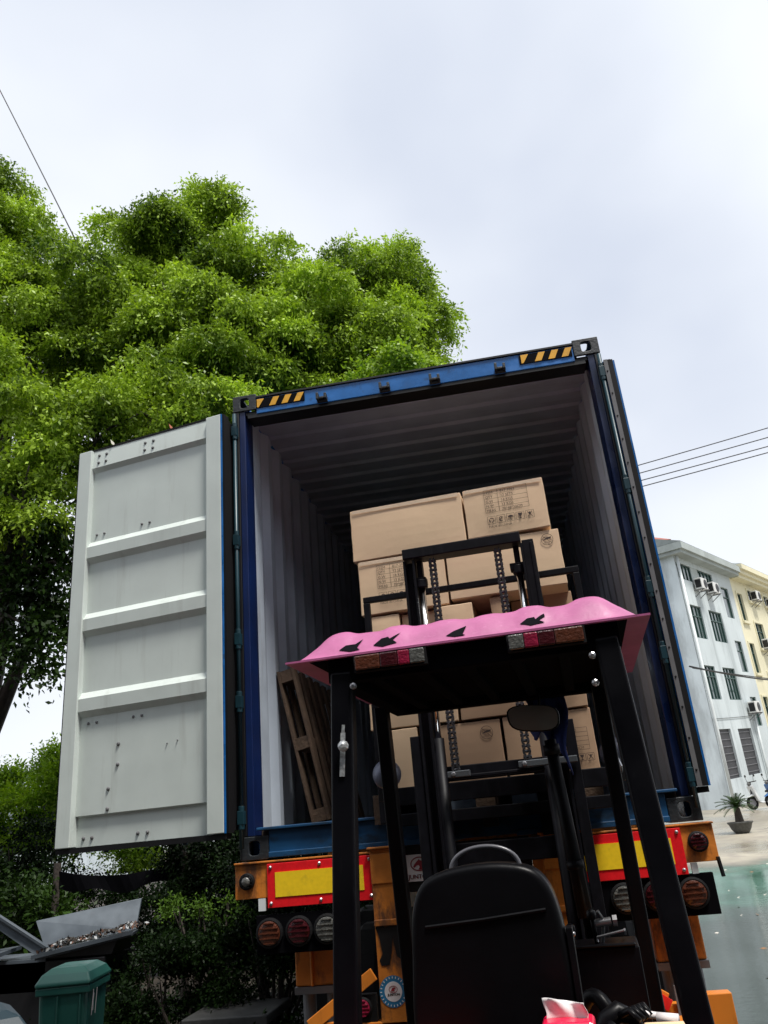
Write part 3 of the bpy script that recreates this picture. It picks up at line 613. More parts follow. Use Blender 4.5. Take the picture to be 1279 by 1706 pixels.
for x0 in (.722, 1.615):
    b_ = MB(); b_.box(x0, x0+.156, YF-.02, .12, .60, 1.50); b_.box(x0-.01, x0+.165, YF-.045, .11, 1.502, 1.513)
    b_.box(x0+.0, x0+.156, YF-.035, YF-.021, 1.14, 1.17); b_.box(x0+.0, x0+.156, YF-.028, YF-.021, 1.335, 1.48)
    vb = obj('vertical_beam', b_, m_orange, tr, bevel=.004)
    if x0 < 1:
        pl = [(.0,.0),(.03,.012),(.05,-.004),(.085,.01),(.12,.004),(.15,.0),(.152,-.10),(.135,-.16),(.10,-.135),(.085,-.05),(.075,-.12),(.06,-.17),(.02,-.175),(.01,-.15),(.028,-.12),(.018,-.05)]
        b_ = MB(); b_.prism([(x0+.002+a, 1.135+b) for a, b in pl], lambda a, b, d: Vector((a, d, b)), YF-.0235, YF-.0203); obj('peeled_paint', b_, m_dark, vb)
        c_ = (x0+.07, .847); b_ = MB(); b_.lathe((c_[0], YF-.0205, c_[1]), (0,-1,0), [(.070,0),(.070,.002)], 32, 0); b_.lathe((c_[0], YF-.0226, c_[1]), (0,-1,0), [(.044,0),(.044,.001)], 32, 1)
        f = lambda a, b: Vector((c_[0]-.029+a, YF-.0250, c_[1]-.018+b)); put_text(b_, 'JUNTON', .0155, f, 2, .0006)
        for k in range(24):
            a = 2*math.pi*k/24; p = Vector((c_[0]+.057*math.cos(a), YF-.0235, c_[1]+.057*math.sin(a))); b_.bar(p, p+Vector((math.cos(a)*.009, 0, math.sin(a)*.009)), .004, .001, (0,1,0), 1)
        ar = [(c_[0]+.021*math.cos(a), YF-.0245, c_[1]+.010+.015*math.sin(a)) for a in [k*math.pi/8 for k in range(17)]]; b_.tube(ar, .0012, 4, 3, cap=False)
        b_.prism([(c_[0]-.012, c_[1]+.002),(c_[0]-.006, c_[1]+.016),(c_[0]+.008, c_[1]+.018),(c_[0]+.014, c_[1]+.010),(c_[0]+.004, c_[1]+.010),(c_[0]+.008, c_[1]+.001)], lambda a, b, d: Vector((a, d, b)), YF-.0250, YF-.0240, 3)
        obj('round_sticker', b_, [m_stkblue, m_sign, m_black, m_signred], vb)
b_ = MB(); b_.box(.88, 1.559, .02, .10, 1.28, 1.50); obj('centre_plate', b_, m_dark, tr)
b_ = MB(); b_.box(.88, 1.559, .02, .08, .70, .86); obj('lower_cross_plate', b_, m_dark, tr)
# white maker's sign
b_ = MB(); b_.box(.905, 1.045, .004, .0175, 1.33, 1.458, 0); f = lambda a, b: Vector((.9135+a, .0015, 1.342+b)); put_text(b_, 'JUNTON', .0305, f, 1, .0009, sx=1.0)
cxs, czs = .975, 1.412; ell = [(cxs+.044*math.cos(a), .002, czs+.032*math.sin(a)) for a in [k*math.pi/14 for k in range(29)]]; b_.tube(ell, .0028, 6, 1, cap=False)
horse = [(-.034,-.012),(-.028,-.002),(-.020,.006),(-.012,.014),(-.004,.020),(.002,.027),(.004,.019),(.014,.016),(.022,.008),(.028,-.004),(.030,-.016),(.020,-.026),(.006,-.029),(-.006,-.028),(.002,-.016),(-.002,-.006),(-.012,-.006),(-.020,-.012),(-.028,-.018)]
b_.prism([(cxs+a*.95, czs+b*.95) for a, b in horse], lambda a, b, d: Vector((a, d, b)), .0012, .003, 1)
obj('maker_sign', b_, [m_sign, m_signred], tr)
for x0, x1 in ((.25, .48), (2.10, 2.335)):
    b_ = MB(); b_.box(x0, x1, .12, .30, .87, 1.07); b_.box(x0+.085, x0+.10, .10, .119, .87, 1.07); bx = obj('spring_hanger', b_, m_orange, tr, bevel=.01)
    b_ = MB(); b_.box(x0-.005, x1+.005, .11, .31, .835, .868); b_.cyl((x0+.05,.2,.834),(x0+.05,.2,.45), .035); b_.cyl((x0+.18,.2,.834),(x0+.18,.2,.45), .035); obj('mount_plate', b_, m_metalgrey, bx)
b_ = MB(); b_.box(2.19, 2.385, -.04, .04, .58, .755); b_.box(.38, 2.185, -.03, .04, .60, .72); b_.box(.37, .54, -.04, -.031, .58, .735); ub = obj('underride_bar', b_, m_orangeB, tr, bevel=.006)
b_ = MB()
for i in range(6): b_.box(.7+i*.2, .8+i*.2, -.034, -.0305, .63, .69, i % 2)
obj('reflective_tape', b_, [m_redref, m_sign], ub)
for a, b in (((.36,.72),(.70,.93)), ((2.09,.74),(1.75,.95))):
    b_ = MB(); b_.bar((a[0],-.035,a[1]), (b[0],-.035,b[1]), .02, .06, (0,0,1)); obj('brace', b_, m_orangeB, tr, bevel=.003)
b_ = MB(); b_.bar((2.10,-.05,.72),(1.98,-.05,.80), .012, .05); b_.box(2.13,2.165,-.05,-.0405,.62,.80, 1); obj('red_reflector', b_, [m_redref, m_metalgrey], tr)
b_ = MB(); b_.box(.58, .70, YF-.01, .02, .72, .84); pl = obj('lamp_bracket', b_, m_dark, tr); round_lamp(.630, .785, .042, m_redhot, y=YF-.011, parent=pl, nm='fog_lamp')
b_ = MB(); b_.box(.722, .86, .12, 11.5, 1.18, 1.48); b_.box(1.57, 1.71, .12, 11.5, 1.18, 1.48)
for y_ in (2, 4, 6, 8, 10): b_.box(0, 2.43, y_, y_+.12, 1.36, 1.49)
obj('chassis_frame', b_, m_orange, tr)
for y_ in (1.6, 2.9, 4.2):
    for x_ in (.0, 1.88):
        w = MB(); w.lathe((x_, y_, .5), (1,0,0), [(.30,.0),(.48,.03),(.50,.08),(.50,.20),(.47,.245),(.47,.30),(.50,.34),(.50,.46),(.48,.52),(.3,.55)], 28); wh = obj('wheel', w, m_rubber, tr, smooth=False)
        w = MB(); w.lathe((x_-.005 if x_ < 1 else x_+.555, y_, .5), (1,0,0) if x_ > 1 else (-1,0,0), [(.29,0),(.29,.02),(.18,.0),(.1,.06),(.02,.06)], 20); obj('rim', w, m_metalgrey, wh)

# ------------------------------------------------------------------ forklift (local u right, v forward)
FY = -R(3.9)
fk = thing('forklift', 'black forklift with pink roof cover facing into the container', 'forklift', (1.44,-1.933,0), FY, world=False)
# canopy
def cano(u, v):
    du = .6-abs(u); dv = min(v, 1.13-v); ss = lambda t: max(0, min(1, t))**2*(3-2*max(0, min(1, t)))
    k = math.sin(math.pi/2*max(0, min(1, (du-.022)/.15)))**.8; k2 = math.sin(math.pi/2*max(0, min(1, (dv-.016)/.115)))
    h = .092*min(k, 1)*k2
    for c, w_, a in ((-.44,.055,.014),(-.225,.045,.012),(-.05,.045,.006),(.09,.04,.006),(.24,.045,.012),(.43,.06,.015)): h += a*math.exp(-((u-c)/w_)**4)*max(0, min(1, k2))**.5*min(1, k*1.2)
    return 2.150+h+.0015*math.sin(u*23+v*31)*k2
mb = MB(); nu, nv = 96, 56; us = [-.6+1.2*i/nu for i in range(nu+1)]; vv = [1.13*(j/nv)**1.35 for j in range(nv+1)]
mb.add([(u, v, cano(u, v)) for v in vv for u in us], [(j*(nu+1)+i, j*(nu+1)+i+1, (j+1)*(nu+1)+i+1, (j+1)*(nu+1)+i) for j in range(nv) for i in range(nu)])
mb.add([(u, v, z) for z in (2.143,) for u, v in ((-.6,0),(.6,0),(.6,1.13),(-.6,1.13))]+[(u, v, 2.1495) for u, v in ((-.6,0),(.6,0),(.6,1.13),(-.6,1.13))], [(0,1,5,4),(1,2,6,5),(2,3,7,6),(3,0,4,7),(3,2,1,0)])
cn = obj('roof_cover', mb, m_pink, fk, smooth=False)
for p_ in cn.data.polygons: p_.use_smooth = p_.index < nu*nv
bird = [[(-.040,.006),(-.012,.040),(.030,.052),(.062,.088),(.045,.040),(.040,.018),(.055,.004),(.012,-.004)],
        [(-.045,.020),(-.010,.060),(.020,.056),(.028,.040),(.075,.078),(.042,.028),(.062,.006),(.0,-.004)],
        [(-.038,.010),(-.004,.038),(.050,.075),(.040,.034),(.034,.012),(.046,.002),(.0,-.002)],
        [(-.045,.022),(-.012,.048),(.018,.050),(.024,.026),(.060,.074),(.062,.050),(.035,.024),(.058,.008),(.0,-.002)]]
for (uc, sc__), pl in zip(((-.385,.85),(-.262,.85),(-.018,.85),(.232,.85)), bird):
    mb = MB(); pts = [(uc+a*.78, .024+b*.42) for a, b in pl]; cx_ = sum(p[0] for p in pts)/len(pts); cy_ = sum(p[1] for p in pts)/len(pts)
    rings = []
    for k in (1, .66, .33): rings.append([(cx_+(a-cx_)*k, cy_+(b-cy_)*k) for a, b in pts])
    vs = [Vector((a, b, cano(a, b)+.004)) for r_ in rings for a, b in r_]+[Vector((cx_, cy_, cano(cx_, cy_)+.004))]; n_ = len(pts)
    fs = [(k*n_+i, k*n_+(i+1) % n_, (k+1)*n_+(i+1) % n_, (k+1)*n_+i) for k in range(2) for i in range(n_)]+[(2*n_+i, 2*n_+(i+1) % n_, 3*n_) for i in range(n_)]
    mb.add(vs, fs); obj('bird_decal', mb, m_black, cn)
mb = MB(); mb.box(-.46,.50,.03,.09,2.065,2.141); mb.box(-.46,.50,1.0,1.06,2.065,2.141); mb.box(-.46,-.40,.091,.999,2.065,2.141); mb.box(.44,.50,.091,.999,2.065,2.141)
mb.box(-.3995,.4395,.0915,.9985,2.105,2.139)
for i in range(5): mb.box(-.34+i*.16,-.30+i*.16,.091,.999,2.075,2.1045)
obj('guard_frame', mb, m_matte, fk, bevel=.004)
mb = MB(); mb.box(-.52,.53,.02,1.08,2.1415,2.1428); obj('roof_lining', mb, m_matte, fk)
for s_ in (-1, 1):
    mb = MB(); mb.bar((.02+s_*.435,.055,2.10), (.02+s_*.487,.02,.95), .075, .06, (0,1,0)); obj('rear_post', mb, m_fblack, fk, bevel=.010, seg=3)
for u_ in (-.505, .437):
    mb = MB(); mb.bar((u_,.96,2.10), (u_+.0,1.12,.70), .058, .07, (0,1,0)); obj('front_post', mb, m_fblack, fk, bevel=.008, seg=3)
for u0, segs in ((-.355, ((.0,.085,m_amber),(.086,.145,m_redl),(.146,.185,m_redhot),(.186,.235,m_clear))), (.155, ((.0,.048,m_clear),(.049,.093,m_redhot),(.094,.145,m_redl),(.146,.235,m_amber)))):
    mb = MB(); mb.box(u0-.006, u0+.241, .0, .029, 2.085, 2.140); lb = obj('light_strip', mb, m_rubber, fk)
    for a, b, mm in segs:
        mb = MB(); mb.box(u0+a, u0+b, -.012, -.0005, 2.090, 2.137); obj('lens', mb, mm, lb, bevel=.004)
# seat
out = [(-.245,.95),(-.265,1.08),(-.252,1.25),(-.238,1.37),(-.205,1.436),(-.15,1.466),(-.06,1.480),(.03,1.480),(.11,1.466),(.155,1.434),(.182,1.37),(.196,1.25),(.205,1.08),(.19,.95)]
sm = []; n_ = len(out)
for i in range(n_):
    if i in (n_-1,): sm.append(out[i]); continue
    p0, p1, p2, p3 = (Vector(out[max(0, min(n_-1, i+k))]) for k in (-1, 0, 1, 2))
    for j in range(4):
        t_ = j/4; q = .5*((2*p1)+(p2-p0)*t_+(2*p0-5*p1+4*p2-p3)*t_*t_+(3*p1-p0-3*p2+p3)*t_**3); sm.append((q.x, q.y))
out = sm
mb = MB(); mb.prism(out, lambda a, b, d: Vector((a, d+(b-1.2)*-.06, b)), .0, .11); st = obj('seat_back', mb, m_leather, fk, bevel=.030, smooth=False, seg=5)
st.modifiers['bevel'].angle_limit = R(50)
for p_ in st.data.polygons: p_.use_smooth = True
mb = MB(); hp = [(-.014-.104*math.cos(t_), .05, 1.455+.070*math.sin(t_)**.8) for t_ in [math.pi*k/22 for k in range(23)]]
mb.tube(hp, .0065, 8); obj('grab_handle', mb, M('handle_plastic', (.10,.10,.115), .3), st, smooth=True)
mb = MB(); mb.tube([(-.20,-.008,1.325),(-.03,-.010,1.335),(.15,-.010,1.35)], .005, 6); obj('piping', mb, m_leather, st)
mb = MB(); mb.box(.196,.214,.0,.06,1.02,1.30); mb.lathe((.214,.03,1.28),(1,0,0),[(.008,0),(.005,.006)],8,1); obj('side_bracket', mb, [m_leather, m_bolt], st, bevel=.006)
mb = MB(); mb.box(-.26,.2,.10,.58,.88,1.0); obj('seat_cushion', mb, m_leather, fk, bevel=.04, seg=4)
# hood, body and counterweight
mb = MB(); mb.prism([(-.62,.35),(-.60,.88),(-.50,.96),(.50,.96),(.60,.88),(.62,.35),(.5,.2),(-.5,.2)], lambda a, b, d: Vector((a, d, b)), -.34, .0); obj('counterweight', mb, m_fred, fk, bevel=.03, seg=3)
mb = MB(); mb.box(-.48,.50,.005,.60,.40,.87); mb.box(-.55,.55,.6,1.35,.25,.45); obj('body', mb, m_orangeB, fk, bevel=.01)
mb = MB(); mb.box(-.49,.47,1.13,1.20,.45,1.02); mb.box(-.2,.2,1.08,1.129,.85,1.08); obj('dashboard', mb, m_fblack, fk, bevel=.01)
for u_ in (-.62, .45):
    for v_, r_ in ((.05,.27),(1.45,.32)):
        w = MB(); w.lathe((u_, v_, r_), (1,0,0), [(r_*.6,0),(r_*.97,.02),(r_,.05),(r_,.14),(r_*.97,.18),(r_*.6,.2)], 24); wh = obj('wheel', w, m_rubber, fk)
        w = MB(); w.lathe((u_-.004 if u_ < 0 else u_+.204, v_, r_), (-1,0,0) if u_ < 0 else (1,0,0), [(r_*.55,0),(r_*.5,.01),(.05,.02),(.01,.02)], 16); obj('rim', w, m_metalgrey, wh)
    w = MB(); w.prism([(.98,.50),(1.08,.70),(1.82,.70),(1.9,.5),(1.8,.66),(1.1,.66)], lambda a, b, d: Vector((d, a, b)), u_-.02, u_+.22); obj('fender', w, m_orangeB, fk)
# steering
mb = MB(); mb.tube([(-.05,1.12,.95),(-.04,.82,1.22)], .03, 10); cl = obj('steering_column', mb, m_fblack, fk)
mb = MB(); c_ = Vector((-.04,.80,1.24)); ax = Vector((0,-.75,.66)).normalized(); a_ = Vector((1,0,0)); b2 = ax.cross(a_)
mb.tube([c_+(a_*math.cos(t_)+b2*math.sin(t_))*.165 for t_ in [2*math.pi*k/28 for k in range(29)]], .012, 8, cap=False)
for k in range(3): mb.tube([c_, c_+(a_*math.cos(k*2.1+.5)+b2*math.sin(k*2.1+.5))*.165], .009, 6)
obj('steering_wheel', mb, m_leather, cl, smooth=True)
# hydraulic levers and side console
mb = MB(); mb.box(.175,.40,.50,.72,.95,1.175); mb.box(.185,.39,.49,.51,1.176,1.186); cs = obj('lever_console', mb, m_fblack, fk, bevel=.008)
for (u_, z_) in ((.185,1.225),(.262,1.265)):
    mb = MB(); mb.tube([(u_+.005,.60,1.17),(u_,.56,z_)], .008, 8); mb.lathe((u_,.56,z_-.012), (0,-.1,1), [(.013,0),(.017,.012),(.016,.025),(.006,.032)], 12); obj('lever', mb, m_fblack, cs, smooth=True)
mb = MB(); mb.tube([(.285,.62,1.17),(.30,.60,1.245),(.285,.58,1.275)], .006, 6); mb.cyl((.268,.60,1.235),(.325,.60,1.240), .013); mb.cyl((.33,.60,1.24),(.345,.60,1.24), .019, n=6); obj('valve_fitting', mb, M('worn_steel', (.3,.3,.31), .35, .8), cs)
mb = MB(); mb.tube([(.27,.55,1.186),(.27,.55,1.20),(.36,.55,1.215),(.365,.62,1.21),(.365,.66,1.19)], .004, 6); obj('wire_loop', mb, m_bolt, cs)
mb = MB(); mb.tube([(.205,.92,1.88),(.235,.92,1.22)], [.024,.030], 14); mb.cyl((.2055,.92,1.86),(.207,.92,1.82), .034, n=14); mb.cyl((.226,.92,1.42),(.227,.92,1.39), .034, n=14); obj('steering_strut', mb, m_mast, fk, smooth=True)
for k_, pts in enumerate(([(.19,.75,1.05),(.27,.70,1.10),(.33,.66,1.05),(.36,.6,.92)], [(.26,.74,1.0),(.31,.70,1.13),(.345,.66,1.14),(.37,.62,1.03),(.36,.6,.9)], [(.14,.4,.95),(.22,.38,1.06),(.27,.35,1.03),(.30,.33,.93)])):
    mb = MB(); P_ = [Vector(p) for p in pts]; sm = []
    for i in range(len(P_)-1):
        for j in range(5):
            t_ = j/5; p0 = P_[max(i-1,0)]; p1 = P_[i]; p2 = P_[i+1]; p3 = P_[min(i+2,len(P_)-1)]
            sm.append(.5*((2*p1)+(p2-p0)*t_+(2*p0-5*p1+4*p2-p3)*t_*t_+(3*p1-p0-3*p2+p3)*t_**3))
    sm.append(P_[-1]); mb.tube(sm, (.020,.026,.022)[k_], 10); obj('hose', mb, m_leather, fk, smooth=True)
# rear view mirror inside
mb = MB(); pl = []
for k in range(28):
    a = 2*math.pi*k/28; c, s_ = math.cos(a), math.sin(a); e_ = (abs(c)**3.2+abs(s_)**3.2)**(1/3.2); pl.append((.148+.110*c/e_*(1+.05*s_), 1.982+.056*s_/e_-.012*c))
mb.prism(pl, lambda a, b, d: Vector((a, d, b)), .985, 1.01); mi = obj('rear_mirror', mb, m_fblack, fk, bevel=.008)
mb = MB(); n_ = len(pl); cc_ = (.148,1.982); rg = []
for k, dd in ((.93,.0),(.6,.006),(.3,.009)): rg.append([(cc_[0]+(a-cc_[0])*k, .9835-dd, cc_[1]+(b-cc_[1])*k) for a, b in pl])
vs = [v for r_ in rg for v in r_]+[(cc_[0], .9735, cc_[1])]
mb.add(vs, [(k*n_+i, k*n_+(i+1) % n_, (k+1)*n_+(i+1) % n_, (k+1)*n_+i) for k in range(2) for i in range(n_)]+[(2*n_+i, 2*n_+(i+1) % n_, 3*n_) for i in range(n_)]); obj('mirror_glass', mb, m_mirror, mi, smooth=True)
mb = MB(); mb.tube([(.18,.995,2.03),(.19,1.0,2.09)], .006, 6); obj('mirror_stalk', mb, m_fblack, mi)
# work lamps on the front posts, seen from behind
for u_, z_ in ((-.545,1.825),(.462,1.815)):
    mb = MB(); mb.lathe((u_,1.12,z_), (0,-1,0), [(.062,-.03),(.065,0),(.058,.03),(.036,.055),(.01,.065)], 20); lm = obj('work_lamp', mb, m_lamp, fk, smooth=True)
    mb = MB(); mb.tube([(u_,1.06,z_-.02),(u_+.01,1.04,z_-.06),(u_+.01,1.06,z_-.09)], .007, 6, 0); mb.box(u_-.025,u_+.03,1.05,1.10,z_-.115,z_-.07,1); obj('lamp_bracket', mb, [m_bolt, m_dark], lm)
# bright tie on the left post and bolts
mb = MB(); mb.bar((-.418,.02,1.90),(-.428,.012,1.765), .016, .006, (0,1,0)); mb.lathe((-.416,.005,1.857),(0,-1,0),[(.018,0),(.016,.01),(.006,.014)],10); mb.bar((-.415,.02,1.925),(-.418,.02,1.90), .010,.006,(0,1,0)); obj('post_clip', mb, M('galvanised', (.55,.57,.58), .35, .6, var=.3, vs=60, bump=.3, bs=90), fk)
for p_ in ((-.372,.02,2.045),(.405,.02,2.045),(.40,.05,1.965)):
    mb = MB(); mb.lathe(p_, (0,-1,0), [(.012,0),(.011,.008),(.005,.012)], 8); obj('bolt', mb, m_bolt, fk)
# mast
V0 = 1.6
for u_, sg in ((-.425, 1), (.222, -1)):
    mb = MB(); mb.box(u_-.032,u_-.020,V0-.05,V0+.06,.2,2.955); mb.box(u_+.020,u_+.032,V0-.05,V0+.06,.2,2.955); mb.box(u_-.019,u_+.019,V0-.01,V0+.01,.2,2.95)
    obj('inner_rail', mb, m_mast, fk, bevel=.002)
    mb = MB(); uo = u_-sg*.062; mb.box(uo-.026,uo+.026,V0-.04,V0+.10,.12,2.02); obj('outer_rail', mb, m_mast, fk, bevel=.003)
for u_ in (-.373, .163):
    mb = MB(); mb.cyl((u_,V0,2.00),(u_,V0,2.80), .0185, n=20); rd = obj('lift_rod', mb, m_chrome, fk, smooth=True)
    mb = MB(); mb.cyl((u_,V0,.3),(u_,V0,2.0), .030, n=16); obj('cylinder', mb, m_mast, rd, smooth=True)
    mb = MB(); mb.cyl((u_,V0,2.80),(u_,V0,2.845), .034, n=16); mb.box(u_-.045,u_+.03,V0-.02,V0+.04,2.82,2.86); mb.box(u_-.015,u_+.015,V0-.01,V0+.04,2.86,2.958); obj('rod_head', mb, m_mast, rd, bevel=.004)
for u_ in (-.295, .065):
    mb = MB(); z_ = 1.80; i = 0
    while z_ < 2.93:
        ww = .019 if i % 2 else .014
        mb.box(u_-ww, u_-ww+.009, V0-.042, V0-.018, z_, z_+.030); mb.box(u_+ww-.009, u_+ww, V0-.042, V0-.018, z_, z_+.030)
        mb.cyl((u_-.021, V0-.030, z_+.015), (u_+.021, V0-.030, z_+.015), .008, n=8); z_ += .0255; i += 1
    obj('chain', mb, m_chain, fk)
mb = MB(); mb.box(-.455,.195,V0-.06,V0+.05,2.962,3.020); mb.box(-.36,.11,V0+.02,V0+.05,2.60,2.66) if 0 else None
obj('top_tie_bar', mb, m_mast, fk, bevel=.005)
mb = MB(); mb.box(.200,.262,V0-.045,V0+.075,1.9,2.972); obj('outer_channel', mb, m_mast, fk, bevel=.004)
mb = MB(); mb.box(-.50,.30,V0+.0,V0+.07,1.79,1.86); mb.box(-.50,.30,V0+.02,V0+.06,1.40,1.50); mb.box(-.30,.14,V0-.06,V0-.02,1.795,1.812); obj('mast_crosshead', mb, m_mast, fk, bevel=.004)
m_dull = M('dull_steel', (.12,.13,.14), .35, .6)
for a_, b_, z_ in ((.02,.30,1.815),(-.33,-.22,1.80)):
    mb = MB(); mb.box(a_,b_,1.50,1.55,z_,z_+.03); mb.lathe((a_+.03,1.502,z_+.015),(0,-1,0),[(.014,0),(.01,.012)],8,1); obj('tie_bracket', mb, [m_dull, m_bolt], fk, bevel=.003)
mb = MB(); VB = 1.76; mb.box(-.752,.478,VB,VB+.03,2.81,2.845); mb.box(-.752,-.715,VB,VB+.03,1.62,2.809); mb.box(.441,.478,VB,VB+.03,1.62,2.809); mb.box(-.714,.44,VB,VB+.03,2.28,2.30) if 0 else None
mb.box(-.714,.44,VB,VB+.03,1.70,1.79); mb.box(-.714,.44,VB,VB+.03,1.60,1.66)
obj('load_backrest', mb, m_mast, fk, bevel=.004)
for u_ in (-.45, .12):
    mb = MB(); mb.box(u_-.05,u_+.05,VB+.03,VB+.065,1.50,1.85); mb.bar((u_,VB+.05,1.52),(u_,VB+1.1,1.52), .10, .04, (0,0,1), 0, .10, .015); obj('fork', mb, m_mast, fk)

# ------------------------------------------------------------------ cartons on the forks (same local frame, all top-level)
def fw(p): # forklift local -> world
    c, s_ = math.cos(FY), math.sin(FY); return Vector((1.44+p[0]*c-p[1]*s_, -1.933+p[0]*s_+p[1]*c, p[2]))
def ticon(mb, kind, f, s_):
    def ln(pts, w=.0016):
        for a, b in zip(pts, pts[1:]):
            d = Vector((b[0]-a[0], b[1]-a[1])); d.normalize(); nx, ny = -d.y*w/2, d.x*w/2
            mb.add([f((a[0]+nx)*s_, (a[1]+ny)*s_) if 0 else f(a[0]*s_+nx, a[1]*s_+ny), f(a[0]*s_-nx, a[1]*s_-ny), f(b[0]*s_-nx, b[1]*s_-ny), f(b[0]*s_+nx, b[1]*s_+ny)], [(0,1,2,3)])
    def poly(pts): mb.add([f(a*s_, b*s_) for a, b in pts], [tuple(range(len(pts)))])
    ln([(-.5,-.5),(.5,-.5),(.5,.5),(-.5,.5),(-.5,-.5)], .0020)
    if kind == 'recycle':
        for k in range(3):
            a = k*2.094+.5; P_ = [(.28*math.cos(a+t_), .28*math.sin(a+t_)) for t_ in (0,.5,1.0,1.4)]; ln(P_, .0055)
            q = P_[-1]; poly([(q[0]+.09*math.cos(a+1.4), q[1]+.09*math.sin(a+1.4)), (q[0]-.09*math.cos(a+1.4), q[1]-.09*math.sin(a+1.4)), (.28*math.cos(a+1.85), .28*math.sin(a+1.85))])
    elif kind == 'swirl':
        ln([(.25*math.cos(t_*.5), .3*math.sin(t_*.5)) for t_ in range(1, 12)], .004); ln([(-.1,-.25),(-.1,.05),(.1,.15),(.12,-.1)], .004)
    elif kind == 'umbrella':
        poly([(.36*math.cos(t_*math.pi/8), .0+.30*math.sin(t_*math.pi/8)) for t_ in range(9)]); ln([(0,0),(0,-.3),(.1,-.36),(.15,-.28)], .003)
    elif kind == 'glass':
        poly([(-.28,.36),(.28,.36),(.2,.05),(.04,-.06),(-.04,-.06),(-.2,.05)]); ln([(0,-.06),(0,-.32)], .004); ln([(-.16,-.33),(.16,-.33)], .004)
    else:
        ln([(-.3,-.35),(.3,.35)], .0035); ln([(-.3,.35),(.3,-.35)], .0035); poly([(-.1,.3),(.1,.3),(.13,0),(.02,-.1),(-.13,0)])
def carton(u0, u1, v0, v1, z0, z1, label, mat=None, info=None, nostep=None, rz=0, tape=False):
    c = fw(((u0+u1)/2, (v0+v1)/2, z0)); t = thing('cardboard_box', label, 'box', tuple(c), FY+rz, 'cardboard boxes on the forks', world=False)
    w, d, h = (u1-u0-.006)/2, (v1-v0)/2, z1-z0-.004
    mb = MB(); n_ = 6
    def P_(a, b, c_):  # -1..1
        bul = .006*(1-a*a)*(1-(2*c_-1)**2); jit = .0015
        return Vector((a*w+rnd.uniform(-jit, jit), b*d+(math.copysign(bul, b) if abs(b) > .99 else 0), c_*h+rnd.uniform(-jit, jit)))
    grid = {}
    def face(fn):
        base = [[fn(i/n_, j/n_) for i in range(n_+1)] for j in range(n_+1)]
        for j in range(n_):
            for i in range(n_):
                ids = []
                for (jj, ii) in ((j,i),(j,i+1),(j+1,i+1),(j+1,i)):
                    key = tuple(round(x, 4) for x in base[jj][ii])
                    if key not in grid: grid[key] = len(mb.v); mb.v.append(P_(*base[jj][ii]))
                    ids.append(grid[key])
                mb.f.append(tuple(ids)); mb.m.append(0)
    face(lambda s, t_: (2*s-1, -1, t_)); face(lambda s, t_: (1-2*s, 1, t_)); face(lambda s, t_: (-1, 1-2*s, t_)); face(lambda s, t_: (1, 2*s-1, t_)); face(lambda s, t_: (2*s-1, 2*t_-1, 1)); face(lambda s, t_: (2*s-1, 1-2*t_, 0))
    obj('carton', mb, mat or m_card, t, bevel=.004)
    F = lambda a, b: Vector((a, -d-.0085, b))
    if info is not None:
        ia, ib, sc__ = info; k = MB(); W_, H_ = .175*sc__, .098*sc__
        f = lambda a, b: F(ia+a, ib+b)
        def hl(a0, b0, a1, b1, w_=.0018):
            if abs(a1-a0) > abs(b1-b0): k.add([f(a0,b0-w_/2), f(a1,b0-w_/2), f(a1,b0+w_/2), f(a0,b0+w_/2)], [(0,1,2,3)])
            else: k.add([f(a0-w_/2,b0), f(a0+w_/2,b0), f(a0+w_/2,b1), f(a0-w_/2,b1)], [(0,1,2,3)])
        for i in range(6): hl(0, H_*i/5, W_, H_*i/5)
        for a in (0, W_*.32, W_): hl(a, 0, a, H_)
        rows = [('ITEM', 'B17-3962'), ('QTY', '12 SETS'), ('G.W', '14 KGS'), ('N.W', '13 KGS'), ('MEAS', '70*48*33CM')]
        for i, (a, b) in enumerate(rows):
            z_ = H_*(4-i)/5+.004
            put_text(k, a, .0155*sc__, lambda x, y: f(.006+x, z_+y), sx=1); put_text(k, b, .0155*sc__, lambda x, y: f(W_*.38+x, z_+y), sx=1)
        obj('printed_table', k, m_ink, t)
        for i, kd in enumerate(('recycle','swirl','umbrella','glass','nostep')):
            k = MB(); ticon(k, kd, lambda a, b: f(.018*sc__+i*.0385*sc__+a, -.034*sc__+b), .032*sc__); obj('handling_icon', k, m_ink, t)
        k = MB(); put_text(k, 'MADE IN CHINA', .0125*sc__, lambda x, y: f(.006+x, -.066*sc__+y)); obj('origin_print', k, m_ink, t)
    if nostep is not None:
        ia, ib = nostep; k = MB(); cp = [F(ia+.034*math.cos(a), ib+.034*math.sin(a)) for a in [q*math.pi/12 for q in range(25)]]
        k.tube([p+Vector((0,.002,0)) for p in cp], .0014, 4, cap=False)
        for s1 in (-1,): 
            a, b = F(ia+.024*s1, ib+.024), F(ia-.024*s1, ib-.024); k.tube([a+Vector((0,.002,0)), b+Vector((0,.002,0))], .0014, 4)
        k.add([F(ia-.026, ib-.006), F(ia+.022, ib+.003), F(ia+.025, ib+.014), F(ia-.002, ib+.010), F(ia-.016, ib+.002)], [(0,1,2,3,4)])
        obj('no_step_mark', k, m_ink, t)
    if tape:
        k = MB(); yy = -d-.0075
        k.add([(-w*.95,yy,h-.024),(w*.95,yy,h-.026),(w*.95,yy,h-.002),(-w*.95,yy,h-.002)], [(0,1,2,3)]); obj('tape', k, m_tape, t)
    return t
VF = 1.93
carton(-.835,-.122,VF,VF+.5,3.128,3.466,'plain blank cardboard box, top left of the load', rz=R(-1.0), tape=True)
carton(-.112,.378,VF-.01,VF+.69,3.152,3.468,'top right cardboard box with printed table and five icons', info=(-.115,.142,1.48), rz=R(-1.2), tape=True)
